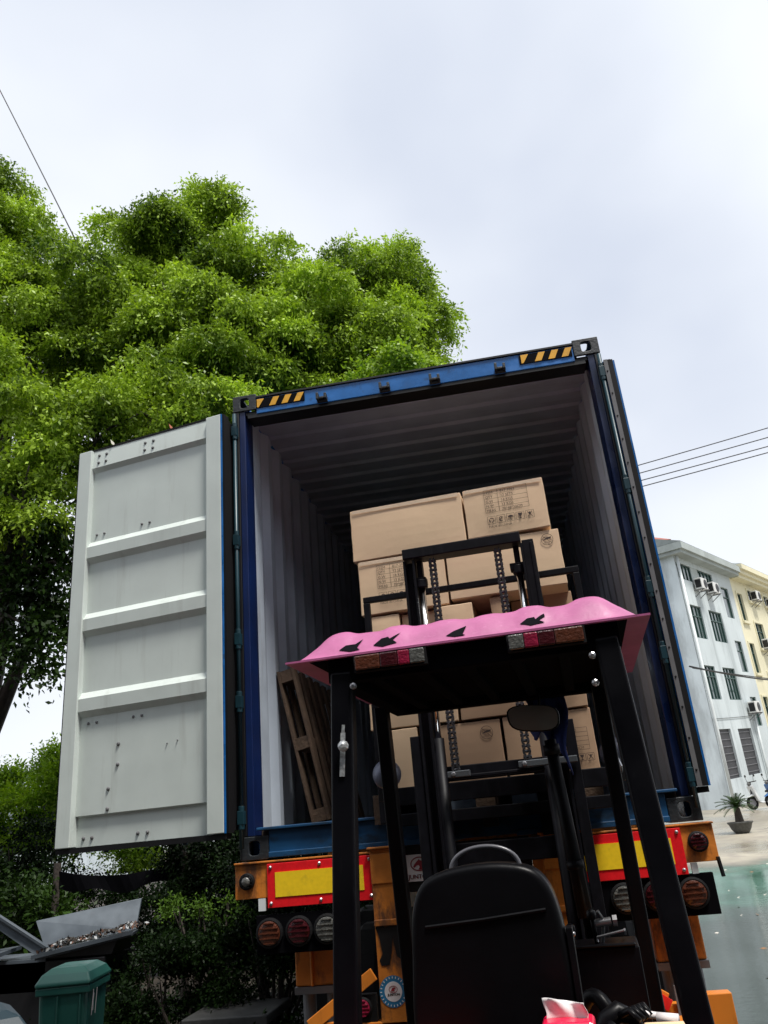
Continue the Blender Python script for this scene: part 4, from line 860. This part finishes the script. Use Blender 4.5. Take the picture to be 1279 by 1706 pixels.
carton(-.815,-.275,VF+.01,VF+.7,2.785,3.124,'cardboard box left in the second layer, table print half behind the mast', info=(-.150,.150,1.48), tape=True)
carton(-.268,.412,VF,VF+.5,2.800,3.138,'wide cardboard box with a crossed-out round mark, second layer', nostep=(.265,.275))
for (a, b, v, z, lb, mt) in ((-.80,-.585,.02,2.775,'small carton at the far left of the third layer',m_card),(-.58,-.37,.05,2.77,'small carton second from the left in the third layer, by the left lift rod',m_card),(-.365,-.145,.0,2.775,'small carton between the two lift chains in the third layer',m_card),
    (-.045,.055,.02,2.79,'narrow carton beside the right chain in the third layer',m_cardshade),(.06,.25,.22,2.80,'recessed shade-toned carton behind the right lift rod, third layer',m_cardshade),(.255,.425,.2,2.81,'recessed shade-toned carton at the right end of the third layer',m_cardshade)):
    carton(a, b, VF+v, VF+v+.45, 2.46, z, lb, mat=mt)
carton(-.81,-.30,VF,VF+.6,2.115,2.455,'carton left in the fourth layer, mostly behind the pink roof', mat=m_card)
carton(-.29,.405,VF,VF+.6,2.115,2.455,'wide carton right in the fourth layer, mostly behind the pink roof', mat=m_cardshade)
carton(-.795,-.54,VF,VF+.6,1.775,2.11,'bottom layer carton at the left, beside the round work lamp', mat=m_card)
carton(-.53,-.078,VF+.01,VF+.6,1.775,2.105,'bottom layer carton with a round crossed-out mark beside the mirror', mat=m_cardshade, nostep=(.145,.262))
carton(-.068,.41,VF+.01,VF+.6,1.775,2.11,'bottom layer carton at the right with a printed table', mat=m_cardshade, info=(-.0,.12,1.15))
p = thing('wooden_pallet', 'wooden pallet lying on the forks under the cardboard boxes', 'pallet', tuple(fw((-.2,VF+.4,1.62))), FY, 'wooden pallets', world=False)
mb = MB()
for i in range(7): mb.box(-.6,.6,-.5+i*.15,-.40+i*.15,.125,.147)
obj('top_deck', mb, m_wood, p)
for u_ in (-.55, 0, .55):
    mb = MB(); mb.box(u_-.05,u_+.05,-.5,.5,.025,.124); obj('stringer', mb, m_wood, p)
mb = MB()
for i in range(3): mb.box(-.6,.6,-.5+i*.45,-.40+i*.45,.0,.0245)
obj('bottom_deck', mb, m_wood, p)
# pallet leaning on the left container wall
p2 = thing('wooden_pallet', 'weathered wooden pallet leaning upright on the left container wall', 'pallet', (.28,.5,1.655), 0, 'wooden pallets', world=False)
p2.rotation_euler = (0, R(-11.5), 0)
for x0 in (.0, .098):
    for i in range(6):
        mb = MB(); mb.box(x0, x0+.018, i*.2, .10+i*.2, .0+.004*(i%2), .965); obj('deck_board', mb, m_wood, p2, bevel=.002)
for z_ in (.0, .44, .88):
    mb = MB(); mb.box(.0185, .0975, .004, 1.1, z_+.006, z_+.08); obj('stringer', mb, m_wood, p2)

# ------------------------------------------------------------------ small things on the forklift hood
def fthing(name, label, cat, grp=None): return thing(name, label, cat, (1.44,-1.933,0), FY, grp, world=False)
mb = MB(); mb.box(-.10,.50,-.33,-.06,.962,1.035); tray = fthing('tool_tray', 'dark tray behind the seat holding the tissues and cardboard', 'tray'); obj('tray_box', mb, m_fblack, tray, bevel=.008)
tp = fthing('tissue_pack', 'red pack of tissues with a white sheet pulled up', 'tissues')
mb = MB(); mb.box(.118,.245,-.30,-.20,1.036,1.135); obj('wrapper', mb, m_packred, tp, bevel=.012, seg=3)
mb = MB(); vs = []
for j in range(7):
    for i in range(13):
        a = i/12; b = j/6; vs.append((.128+.10*a+.004*math.sin(b*5), -.25+.012*math.sin(a*9+b*2)*b+.01*math.sin(a*4), 1.130+.048*b*(1-.22*a+.06*math.sin(a*7))))
mb.add(vs, [(j*13+i, j*13+i+1, (j+1)*13+i+1, (j+1)*13+i) for j in range(6) for i in range(12)]); o = obj('tissue_sheet', mb, m_tissue, tp, smooth=True); s_ = o.modifiers.new('s', 'SOLIDIFY'); s_.thickness = .001
mb = MB(); f = lambda a, b: Vector((.14+a, -.3015, 1.112+b)); [mb.tube([f(.012*i+.003*math.sin(k*2.1+i), .006*math.sin(k*1.3+i*2)+(.0 if i < 5 else -.012)) for k in range(4)], .0006, 4) for i in range(6)]; obj('pack_print', mb, m_tissue, tp)
mb = MB(); ico = [];
for j in range(9):
    for i in range(14):
        th = math.pi*j/8; ph = 2*math.pi*i/14; r_ = .030*(1+.22*math.sin(3*ph+j)+.15*rnd.uniform(-1,1)); ico.append((.282+r_*1.3*math.sin(th)*math.cos(ph), -.24+r_*math.sin(th)*math.sin(ph), 1.072+r_*math.cos(th)))
mb.add(ico, [(j*14+i, j*14+(i+1) % 14, (j+1)*14+(i+1) % 14, (j+1)*14+i) for j in range(8) for i in range(14)])
t = fthing('crumpled_tissue', 'crumpled white tissue lying right of the red pack', 'tissue'); obj('paper', mb, m_tissue, t, smooth=False)
t = fthing('cardboard_sheet', 'flat pale cardboard sheet lying on the tray, bottom edge of the photo', 'cardboard')
mb = MB(); mb.add([(.30,-.33,1.050),(.48,-.33,1.050),(.455,-.14,1.096),(.36,-.14,1.096)], [(0,1,2,3)]); o = obj('sheet', mb, m_card, t); s_ = o.modifiers.new('s', 'SOLIDIFY'); s_.thickness = .004
t = fthing('paper_roll', 'short white rolled paper tube lying beside the cardboard sheet', 'paper roll')
mb = MB(); mb.tube([(.345,-.12,1.112),(.395,-.11,1.104)], [.010,.008], 14); mb.tube([(.395,-.115,1.100),(.445,-.13,1.097)], .013, 16); obj('tube', mb, m_sign, t, smooth=True)
t = fthing('work_glove', 'black work glove lying behind the tissue pack on the tray', 'glove')
mb = MB(); mb.tube([(.24,-.13,1.05),(.27,-.12,1.10),(.30,-.11,1.115),(.335,-.10,1.10),(.35,-.10,1.06)], [.02,.025,.026,.02,.015], 12)
for k in range(4): mb.tube([(.30+k*.012,-.125+k*.016,1.11),(.33+k*.012,-.15+k*.016,1.125),(.352+k*.010,-.165+k*.016,1.105)], [.010,.009,.007], 8)
mb.tube([(.27,-.14,1.09),(.28,-.17,1.10),(.30,-.185,1.09)], [.011,.010,.008], 8)
obj('knit_fabric', mb, m_leather, t, smooth=True)
t = fthing('blue_jacket', 'dark blue cloth with a white tag hanging under the roof, right of the mirror', 'jacket')
mb = MB(); vs = []
for j in range(15):
    for i in range(17):
        a = i/16; b = j/14; vs.append((.12+.17*a*(1-.15*b)+.012*math.sin(b*7), 1.07+.03*math.sin(a*11+b)*(.3+b), 2.07-.27*b*(.55+.6*a*a+.08*math.sin(a*14))))
mb.add(vs, [(j*17+i, j*17+i+1, (j+1)*17+i+1, (j+1)*17+i) for j in range(14) for i in range(16)]); o = obj('cloth', mb, m_blueclo, t, smooth=True); s_ = o.modifiers.new('s', 'SOLIDIFY'); s_.thickness = .006
mb = MB(); mb.add([(.262,1.03,2.085),(.285,1.03,2.075),(.295,1.03,2.10),(.272,1.03,2.112)], [(0,1,2,3)]); o = obj('tag', mb, m_sign, t); s_ = o.modifiers.new('s', 'SOLIDIFY'); s_.thickness = .002

# ------------------------------------------------------------------ left side: bins, hopper, bench, sagging tarp
def bin_(x, y, rz, sc__, mat, label, mark=True, H=None):
    t = thing('wheelie_bin', label, 'bin', (x,y,0), rz, 'rubbish bins', world=False)
    mb = MB(); a, b = .21*sc__, .27*sc__; H = H or .92*sc__
    mb.add([(-a,-b,0.05),(a,-b,0.05),(a,b,0.05),(-a,b,0.05),(-a*1.18,-b*1.12,H),(a*1.18,-b*1.12,H),(a*1.18,b*1.12,H),(-a*1.18,b*1.12,H)], [(0,3,2,1),(4,5,6,7),(0,1,5,4),(1,2,6,5),(2,3,7,6),(3,0,4,7)])
    body = obj('bin_body', mb, mat, t, bevel=.03, seg=3)
    mb = MB(); mb.box(-a*1.27,a*1.27,-b*1.2,b*1.2,H-.055,H-.012); mb.bar((-a*1.1,-b*1.09,.6*H),(a*1.1,-b*1.09,.6*H),.012,.012); mb.bar((-.03,-b*1.085,.1),(-.03,-b*1.13,H-.06),.012,.02); mb.bar((.11,-b*1.085,.1),(.11,-b*1.13,H-.06),.012,.02); obj('rim', mb, mat, body, bevel=.01)
    mb = MB(); L_ = [(a*1.3,b*1.24,H-.01),(a*1.3,b*1.24,H+.01),(a*1.12,b*1.02,H+.055),(a*.8,b*.75,H+.085),(a*.45,b*.45,H+.092)]
    vs = [(sx_*p_[0], sy_*p_[1], p_[2]) for p_ in L_ for sx_, sy_ in ((-1,-1),(1,-1),(1,1),(-1,1))]
    mb.add(vs, [(k*4+i, k*4+(i+1) % 4, (k+1)*4+(i+1) % 4, (k+1)*4+i) for k in range(4) for i in range(4)]+[(3,2,1,0),(16,17,18,19)]); obj('lid', mb, mat, t, bevel=.012, seg=3)
    for s_ in (-1, 1):
        mb = MB(); mb.lathe((s_*a*.9+(.0 if s_ > 0 else -.05), b*.98, .1), (1,0,0), [(.09,0),(.1,.01),(.1,.04),(.09,.05)], 16); obj('wheel', mb, m_rubber, t)
    mb = MB(); mb.tube([(-a*.9,b*1.3,H-.05),(-a*.9,b*1.45,H-.03),(a*.9,b*1.45,H-.03),(a*.9,b*1.3,H-.05)], .014, 8); obj('handle', mb, mat, t)
    if mark:
        mb = MB(); pl = [(-.014,0),(-.006,0),(-.004,.04),(.002,.04),(.006,0),(.014,0),(.008,.06),(.014,.09),(.006,.1),(-.006,.09),(-.012,.06)]
        xx = a*1.135
        mb.prism([(p_[0]-.10, p_[1]+.70) for p_ in pl], lambda a_, b_, d_: Vector((xx+.005+d_+(b_-.7)*.045, a_, b_)), 0, .002); mb.bar((xx+.012,-.13,.68),(xx+.020,-.13,.82),.004,.003); mb.bar((xx+.012,-.065,.68),(xx+.020,-.065,.82),.004,.003)
        obj('printed_mark', mb, m_sign, body)
    return t
bin_(-1.46, .93, R(10), .63, m_bin, 'teal green wheelie bin with a domed lid, left of the trailer', H=.87)
bin_(-1.52, .02, R(40), .86, m_bin2, 'dark blue bin, only its lid showing in the bottom left corner', mark=False)
hp = thing('tipping_hopper', 'grey steel tipping hopper with a flared tray beside the hedge', 'hopper', (-2.9,3.2,0))
def slab(mb, pts, n, t_, m=0):
    n = Vector(n).normalized()*t_; P_ = [Vector(p) for p in pts]; k = len(P_)
    mb.add(P_+[p+n for p in P_], [tuple(range(k)), tuple(range(2*k-1, k-1, -1))]+[(i, k+i, k+(i+1) % k, (i+1) % k) for i in range(k)], m)
mb = MB(); slab(mb, [(-3.07,3.05,1.075),(-2.18,3.35,1.175),(-2.13,3.15,.935),(-2.90,2.95,.85)], (0,1,.2), .02); obj('back_plate', mb, m_sheet, hp)
mb = MB(); slab(mb, [(-2.13,3.2,.93),(-2.90,3.0,.84),(-2.78,2.6,.82),(-1.98,2.75,.935)], (0,0,-1), .02); mb.bar((-2.80,2.58,.83),(-1.96,2.74,.95),.02,.03); obj('tray_floor', mb, m_sheet, hp)
mb = MB(); slab(mb, [(-3.55,2.7,1.26),(-3.45,2.7,1.30),(-2.72,2.75,.86),(-2.80,2.72,.80)], (0,1,0), .04); mb.bar((-3.45,2.68,1.30),(-2.72,2.73,.86),.03,.02); mb.box(-3.6,-2.75,2.72,3.2,.55,.80); slab(mb, [(-3.75,2.5,.80),(-3.1,2.55,.88),(-3.1,2.9,.9),(-3.75,2.9,.85)], (0,0,-1), .03); obj('side_arm', mb, m_sheet, hp)
mb = MB(); mb.box(-3.8,-2.2,2.72,3.3,.12,.78); mb.prism([(-2.85,.79),(-2.15,.79),(-2.1,.9),(-2.85,.8)], lambda a, b, d: Vector((a, d, b)), 2.75, 3.1); obj('body', mb, m_dark, hp, bevel=.02)
for x_ in (-3.6, -2.4):
    mb = MB(); mb.lathe((x_,2.66,.16),(0,1,0),[(.08,0),(.16,.01),(.16,.06),(.08,.07)],18); obj('wheel', mb, m_rubber, hp)
# debris in the tray
mb = MB(); rr = random.Random(3)
for i in range(420):
    a, b = rr.random(), rr.random(); p = Vector((-2.80,2.62,.85)).lerp(Vector((-2.02,2.78,.965)), a)+Vector((.02,.38*b,.0)); p.z += .05*math.sin(math.pi*b)*(.5+.5*math.sin(a*9)**2)+.01; d = Vector((rr.uniform(-1,1), rr.uniform(-1,1), rr.uniform(-.4,.8))).normalized()*rr.uniform(.012,.03); s_ = d.orthogonal().normalized()*.012
    mb.add([p-d, p+s_, p+d, p-s_], [(0,1,2,3)], rr.choice((0,0,0,1,2)))
o = obj('leaf_debris', mb, [m_soil, M('debris_brown', (.12,.06,.04), .9), M('debris_pale', (.35,.36,.36), .8)], base=(-2.4,2.8,.9)); o['kind'] = 'stuff'; o['label'] = 'wet leaves and scraps heaped in the hopper tray'
t = thing('stone_bench', 'low grey stone bench left of the trailer at the photo bottom', 'bench', (-1.0,2.7,0))
mb = MB(); mb.box(-1.32,-.62,2.30,2.95,.28,.35); obj('seat', mb, m_stone, t, bevel=.01)
for y_ in (2.4, 2.75):
    mb = MB(); mb.box(-1.22,-.72,y_,y_+.1,0,.279); obj('support', mb, m_stone, t)
mb = MB(); vs = []
for i in range(17):
    a = i/16; x_ = -3.75+1.05*a*1.45; z_ = 1.47-.20*4*a*(1-a)*.5
    vs += [(x_, 4.5, z_), (x_, 4.5+.03*math.sin(i), z_-.16-.03*math.sin(i*.9))]
mb.add(vs, [(2*i, 2*i+2, 2*i+3, 2*i+1) for i in range(16)]); o = obj('shade_cloth', mb, m_matte, base=(-3,4.5,1.4)); s_ = o.modifiers.new('s', 'SOLIDIFY'); s_.thickness = .02
tag(o, 'black cloth sagging between posts below the white door', 'cloth')
for x_, lb in ((-3.75,'left dark post holding the sagging black cloth'),(-2.23,'right dark post holding the sagging black cloth')):
    mb = MB(); mb.tube([(x_,4.5,0),(x_,4.5,1.55)], .04, 8); tag(obj('wooden_post', mb, m_bark, base=(x_,4.5,0)), lb, 'post', 'posts of the shade cloth')

t = thing('sky_block_hall', 'unseen grey hall with an open gateway, added to block low sky light', 'hall', (1,-16,0))  # unseen hall, added to keep low sky light off forklift and trailer
mb = MB(); mb.box(-22,-4,-24,-8.5,0,8); mb.box(8,26,-24,-8.5,0,8); mb.box(-3.999,7.999,-24,-8.5,5.5,8); mb.box(-3.999,7.999,-24,-23.5,0,5.499); obj('wall', mb, m_metalgrey, t)  # walls of the added, unseen hall that blocks sky light
mb = MB(); mb.add([(-23,-25,8.01),(27,-25,8.01),(27,-7.6,8.01),(-23,-7.6,8.01),(-23,-16,10.5),(27,-16,10.5)], [(0,1,5,4),(1,2,5),(2,3,4,5),(3,0,4),(3,2,1,0)]); obj('roof', mb, m_tileg, t)

# ------------------------------------------------------------------ foliage
def foliage(name, lobes, n_tw, per, L_, W_, mat, parent, seed, droop=.8, twl=.45, sub=.34, k_sub=17, flat=1.0, kind=None, base=None):
    g = np.random.default_rng(seed); lob = np.array(lobes, float); wts = lob[:,3]**2; wts /= wts.sum()
    # leafy clumps spread over the shell of each lobe
    cs_, cr2, cw = [], [], []
    for x, y, z, r in lob:
        ks = max(6, int(k_sub*min(1.6, r)))
        d = g.normal(size=(ks,3)); d /= np.linalg.norm(d, axis=1)[:,None]; rad = r*(.62+.44*g.random(ks))
        cs_.append(np.array([x,y,z])+d*rad[:,None]*np.array([1,1,flat])); q = r*sub*(.45+.9*g.random(ks)); cr2.append(q); cw.append(q**2)
    cs_ = np.concatenate(cs_); cr2 = np.concatenate(cr2); cw = np.concatenate(cw); cw /= cw.sum()
    idx = g.choice(len(cs_), n_tw, p=cw); d = g.normal(size=(n_tw,3)); d /= np.linalg.norm(d, axis=1)[:,None]
    d[:,2] = np.abs(d[:,2])*.9+d[:,2]*.1
    o_ = cs_[idx]+d*(cr2[idx]*(.55+.5*g.random(n_tw)**.6))[:,None]*np.array([1,1,.7])
    td = d*.8+g.normal(size=(n_tw,3))*.45; td[:,2] -= droop*.6; td /= np.linalg.norm(td, axis=1)[:,None]
    ln = twl*(.5+g.random(n_tw)); t_ = (np.arange(per)+.5)/per
    P_ = o_[:,None,:]+td[:,None,:]*(ln[:,None]*t_)[:,:,None]; P_[:,:,2] -= (droop*ln[:,None]*t_**2*.55)
    P_ = P_.reshape(-1,3)+g.normal(size=(n_tw*per,3))*.025
    ax = np.repeat(td, per, 0)*.5+g.normal(size=P_.shape)*.55; ax[:,2] -= droop*.55; ax /= np.linalg.norm(ax, axis=1)[:,None]
    sv = np.cross(ax, g.normal(size=P_.shape)); sv /= np.linalg.norm(sv, axis=1)[:,None]; nv_ = np.cross(ax, sv)
    s = (.65+.6*g.random(len(P_)))[:,None]; n = len(P_)
    V = np.empty((n,4,3)); V[:,0] = P_; V[:,1] = P_+ax*L_*s*.45+sv*W_*s*.5+nv_*W_*.12; V[:,2] = P_+ax*L_*s; V[:,3] = P_+ax*L_*s*.45-sv*W_*s*.5+nv_*W_*.12
    off = BASE.get(parent.name, Vector()) if parent else Vector(base or (0,0,0)); V -= np.array(off)
    me = bpy.data.meshes.new(name); me.vertices.add(n*4); me.vertices.foreach_set('co', V.astype(np.float32).ravel())
    me.loops.add(n*4); me.loops.foreach_set('vertex_index', np.arange(n*4, dtype=np.int32)); me.polygons.add(n); me.polygons.foreach_set('loop_start', np.arange(0, n*4, 4, dtype=np.int32)); me.polygons.foreach_set('loop_total', np.full(n, 4, dtype=np.int32))
    me.materials.append(mat); me.update(); me.validate()
    o = bpy.data.objects.new(name, me); COL.objects.link(o)
    if parent: o.parent = parent
    else: o.location = off
    return o
def tree(name, label, lobes, base, trunk_r, n_tw, seed, mat, extra=None, group=None, L_=.085, W_=.038, twl=.30, k_sub=11):
    t = thing(name, label, 'tree', base, group=group); g = random.Random(seed)
    lob = np.array(lobes); c = lob[:,:3].mean(0); fork = Vector((base[0]*.7+c[0]*.3, base[1]*.7+c[1]*.3, base[2]+(lob[:,2].min()-base[2])*.45))
    mb = MB(); b0 = Vector(base); mb.tube([b0-Vector((0,0,.2)), b0.lerp(fork, .5)+Vector((g.uniform(-.1,.1),.05,0)), fork], [trunk_r*1.25, trunk_r, trunk_r*.85], 12)
    obj('trunk', mb, m_bark, t, smooth=True)
    mb = MB()
    for x, y, z, r in lobes:
        e_ = Vector((x, y, z)); mid = fork.lerp(e_, .5)+Vector((g.uniform(-.4,.4), g.uniform(-.4,.4), g.uniform(-.2,.5)))
        mb.tube([fork, mid, e_], [trunk_r*.5, trunk_r*.28, .03], 8)
        for k in range(7):
            d = Vector((g.gauss(0,1), g.gauss(0,1), g.gauss(.1,1))).normalized()*r*.9; s0 = mid.lerp(e_, g.uniform(.4,1)); mb.tube([s0, s0+d*.5+Vector((0,0,.1)), s0+d], [.03,.02,.008], 5)
    obj('branches', mb, m_bark, t, smooth=True)
    foliage('crown', lobes, n_tw, 10, L_, W_, mat, t, seed, twl=twl, k_sub=k_sub, sub=.44); return t
TA = [(-8.2,7.0,13.55,1.6),(-6.96,7.0,13.26,.85),(-5.93,6.5,11.61,.8),(-7.2,6.0,9.9,1.8),(-5.74,6.0,9.55,1.0),(-5.17,5.5,7.8,.85),(-5.9,5.0,6.63,.9),(-4.95,5.0,6.4,.6),(-6.6,6.5,11.6,.9)]
TB = [(-4.88,8.0,13.60,.75),(-3.66,8.0,13.15,1.0),(-2.63,8.0,11.9,.95),(-4.66,7.0,10.88,1.05),(-3.46,7.0,10.24,1.25),(-2.22,7.0,9.48,1.0),(-3.52,6.0,8.09,1.0),(-4.24,5.5,7.43,.75),(-2.5,6.0,7.8,.8),(-1.89,8.5,12.2,.7),(-3.3,6.6,6.6,.9),(-4.3,8.0,13.25,.8),(-3.0,8.0,12.75,.85),(-2.1,8.4,12.1,.75),(-3.9,7.6,12.1,1.0)]
TC = [(-.61,9.0,12.95,.55),(.18,9.0,12.2,.85),(-.81,8.5,11.27,1.1),(.42,9.0,10.75,.8),(-1.59,8.0,10.25,1.0),(-.43,8.5,9.79,1.2),(-1.83,7.5,9.08,.85),(.75,9.0,10.1,.45),(-.6,8.4,8.3,1.1),(.4,8.8,8.9,.85)]
tree('camphor_tree', 'leftmost camphor tree, its crown reaching the upper left corner', TA, (-6.6,7.0,.1), .30, 27000, 11, m_leafA, group='camphor trees behind the container')
tree('camphor_tree', 'middle camphor tree with a broad crown behind the white door', TB, (-3.8,8.2,.1), .28, 36000, 12, m_leafA, group='camphor trees behind the container')
tree('camphor_tree', 'rightmost camphor tree, its crown rising over the container roof', TC, (-1.4,9.5,.1), .26, 25000, 13, m_leafA, group='camphor trees behind the container')
tree('young_tree', 'small bright yellow-green tree just above the container top', [(-.05,6.6,8.35,.42),(.52,6.6,8.35,.36),(.2,6.8,7.8,.5)], (-.45,6.6,.1), .07, 1500, 14, m_leafY, L_=.08, W_=.045, twl=.25)
# low hanging sprays at the left edge
t = thing('hanging_branch_tree', 'thin tree with see-through hanging sprays left of the white door', 'tree', (-5.9,5.6,.1))
mb = MB(); mb.tube([(-5.9,5.6,0),(-5.85,5.6,3.5),(-5.7,5.6,5.2),(-5.2,5.5,6.4)], [.16,.13,.11,.06], 10)
mb.tube([(-5.75,5.6,5.0),(-5.3,5.5,5.5),(-4.7,5.5,5.6),(-4.4,5.5,5.3)], [.06,.04,.025,.01], 7); mb.tube([(-5.8,5.6,4.4),(-5.4,5.5,4.9),(-4.9,5.5,4.6),(-4.7,5.5,4.0)], [.05,.03,.02,.008], 7); obj('trunk', mb, m_bark, t, smooth=True)
foliage('crown', [(-4.86,5.5,5.25,.52),(-4.95,5.5,4.45,.40),(-5.2,5.5,4.9,.45),(-4.6,5.5,5.8,.45),(-4.65,5.5,4.1,.3),(-4.5,5.5,4.8,.35),(-5.3,5.5,5.9,.5)], 900, 9, .095, .052, m_leafM, t, 15, twl=.35, k_sub=18)
# bushes lower left
def bush(name, label, lobes, base, n_tw, seed, mat, group, L_=.07, W_=.032, twl=.28, droop=.1):
    t = thing(name, label, 'bush', base, group=group); g = random.Random(seed); mb = MB(); b0 = Vector(base)
    for x, y, z, r in lobes:
        e_ = Vector((x,y,z))
        for k in range(3): mb.tube([b0+Vector((g.uniform(-.1,.1),g.uniform(-.1,.1),-.05)), b0.lerp(e_,.5)+Vector((g.uniform(-.15,.15),g.uniform(-.15,.15),0)), e_+Vector((g.uniform(-r,r)*.5,g.uniform(-r,r)*.5,r*.4))], [.022,.015,.006], 5)
    obj('stems', mb, m_bark, t); foliage('foliage', lobes, n_tw, 9, L_, W_, mat, t, seed, droop=droop, twl=twl, k_sub=18); return t
G1 = 'bushes left of the white door'
bush('bush', 'bright green bush at the left photo edge', [(-7.2,8.2,2.75,.42),(-7.0,8.2,2.3,.5),(-7.3,8.2,1.8,.5)], (-7.1,8.2,.1), 3000, 21, m_leafB, G1)
bush('bush', 'tall pointed bright green bush next to the door edge', [(-6.15,8.2,3.05,.25),(-6.2,8.2,2.6,.40),(-5.75,8.2,2.75,.35),(-6.3,8.2,2.1,.5),(-5.6,8.2,2.1,.5)], (-6.1,8.2,.1), 3800, 22, m_leafB, G1)
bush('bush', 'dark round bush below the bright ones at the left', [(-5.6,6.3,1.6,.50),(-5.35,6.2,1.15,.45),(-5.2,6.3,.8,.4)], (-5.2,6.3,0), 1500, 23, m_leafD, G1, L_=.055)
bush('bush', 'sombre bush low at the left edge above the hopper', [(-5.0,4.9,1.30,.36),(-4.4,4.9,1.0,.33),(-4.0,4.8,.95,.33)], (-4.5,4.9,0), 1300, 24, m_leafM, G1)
G2 = 'shrubs in the shade beside the trailer'
bush('shrub', 'yellow-green shrub seen in the gap under the white door', [(-4.75,8.0,1.50,.22),(-4.45,8.0,1.35,.25)], (-4.6,8,0), 500, 25, m_leafY, G2)
bush('shrub', 'dark shrub below the gap, right of the shade cloth', [(-2.1,4.6,1.55,.4),(-1.55,4.5,1.5,.42),(-1.9,4.5,1.0,.45)], (-1.8,4.5,0), 3200, 26, m_leafD, G2, L_=.042, W_=.022, twl=.2)
bush('shrub', 'fresh green low shrub just right of the hopper tray', [(-2.0,3.7,1.02,.09),(-1.75,3.7,1.0,.08),(-1.45,3.7,1.04,.06)], (-1.7,3.7,0), 110, 27, m_leafN, G2, L_=.035, W_=.02, twl=.12)
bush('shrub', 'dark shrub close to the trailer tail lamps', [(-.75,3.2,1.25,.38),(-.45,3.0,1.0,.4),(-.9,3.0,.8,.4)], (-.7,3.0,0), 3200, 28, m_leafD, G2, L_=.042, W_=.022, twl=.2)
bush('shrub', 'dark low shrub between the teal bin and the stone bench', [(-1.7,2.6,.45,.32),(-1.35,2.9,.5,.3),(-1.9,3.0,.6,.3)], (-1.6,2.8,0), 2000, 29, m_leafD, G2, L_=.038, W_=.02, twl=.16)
bush('shrub', 'leafy shrub behind the stone bench', [(-.9,3.6,.75,.32),(-1.2,3.7,.7,.3)], (-1.0,3.6,0), 900, 30, m_leafM, G2, L_=.055)
t = thing('clipped_hedge', 'long dark hedge behind the bins and shrubs', 'hedge', (-3,7,0))
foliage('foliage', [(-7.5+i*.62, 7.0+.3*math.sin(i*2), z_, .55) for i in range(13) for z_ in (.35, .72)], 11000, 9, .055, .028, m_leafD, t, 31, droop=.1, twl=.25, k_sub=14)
o = foliage('ground_cover', [(-3.5+i*.55, 1.2+j*.8, .02, .5) for i in range(7) for j in range(5)], 2600, 7, .05, .025, m_leafD, None, 32, droop=.0, twl=.15, k_sub=10, flat=.25, base=(-2,3,0)); o['kind'] = 'stuff'; o['label'] = 'low creeping leaves and litter over the dark soil'
# fallen leaves on the wet yard
mb = MB(); rr = random.Random(5)
for i in range(90):
    x_, y_ = rr.uniform(2.7,8), rr.uniform(2.5,14); z_ = gz(x_, y_)+.006; a = rr.uniform(0,6.3); l_ = rr.uniform(.02,.05); d = Vector((math.cos(a)*l_, math.sin(a)*l_, rr.uniform(0,.01))); s_ = Vector((-d.y*.4, d.x*.4, .006)); p = Vector((x_,y_,z_))
    mb.add([p-d, p+s_, p+d, p-s_], [(0,1,2,3)], rr.choice((0,1,1)))
o = obj('fallen_leaves', mb, [M('leaf_fallen_brown', (.25,.13,.05), .6), M('leaf_fallen_pale', (.55,.52,.45), .5)], base=(5,6,0)); o['kind'] = 'stuff'; o['label'] = 'small leaves scattered on the wet yard'
# distant low building seen over the bushes
t = thing('distant_house', 'pale low building faint above the bushes at the left', 'house', (-26,38,0))
mb = MB(); mb.box(-30,-20,36,42,0,5.0); obj('wall', mb, m_plasterw, t); mb = MB(); mb.add([(-30.5,35.5,5),(-19.5,35.5,5),(-19.5,42.5,5),(-30.5,42.5,5),(-30,39,6.4),(-20,39,6.4)], [(0,1,5,4),(1,2,5),(2,3,4,5),(3,0,4),(3,2,1,0)]); obj('roof', mb, m_tileg, t)
bpy.context.view_layer.update()
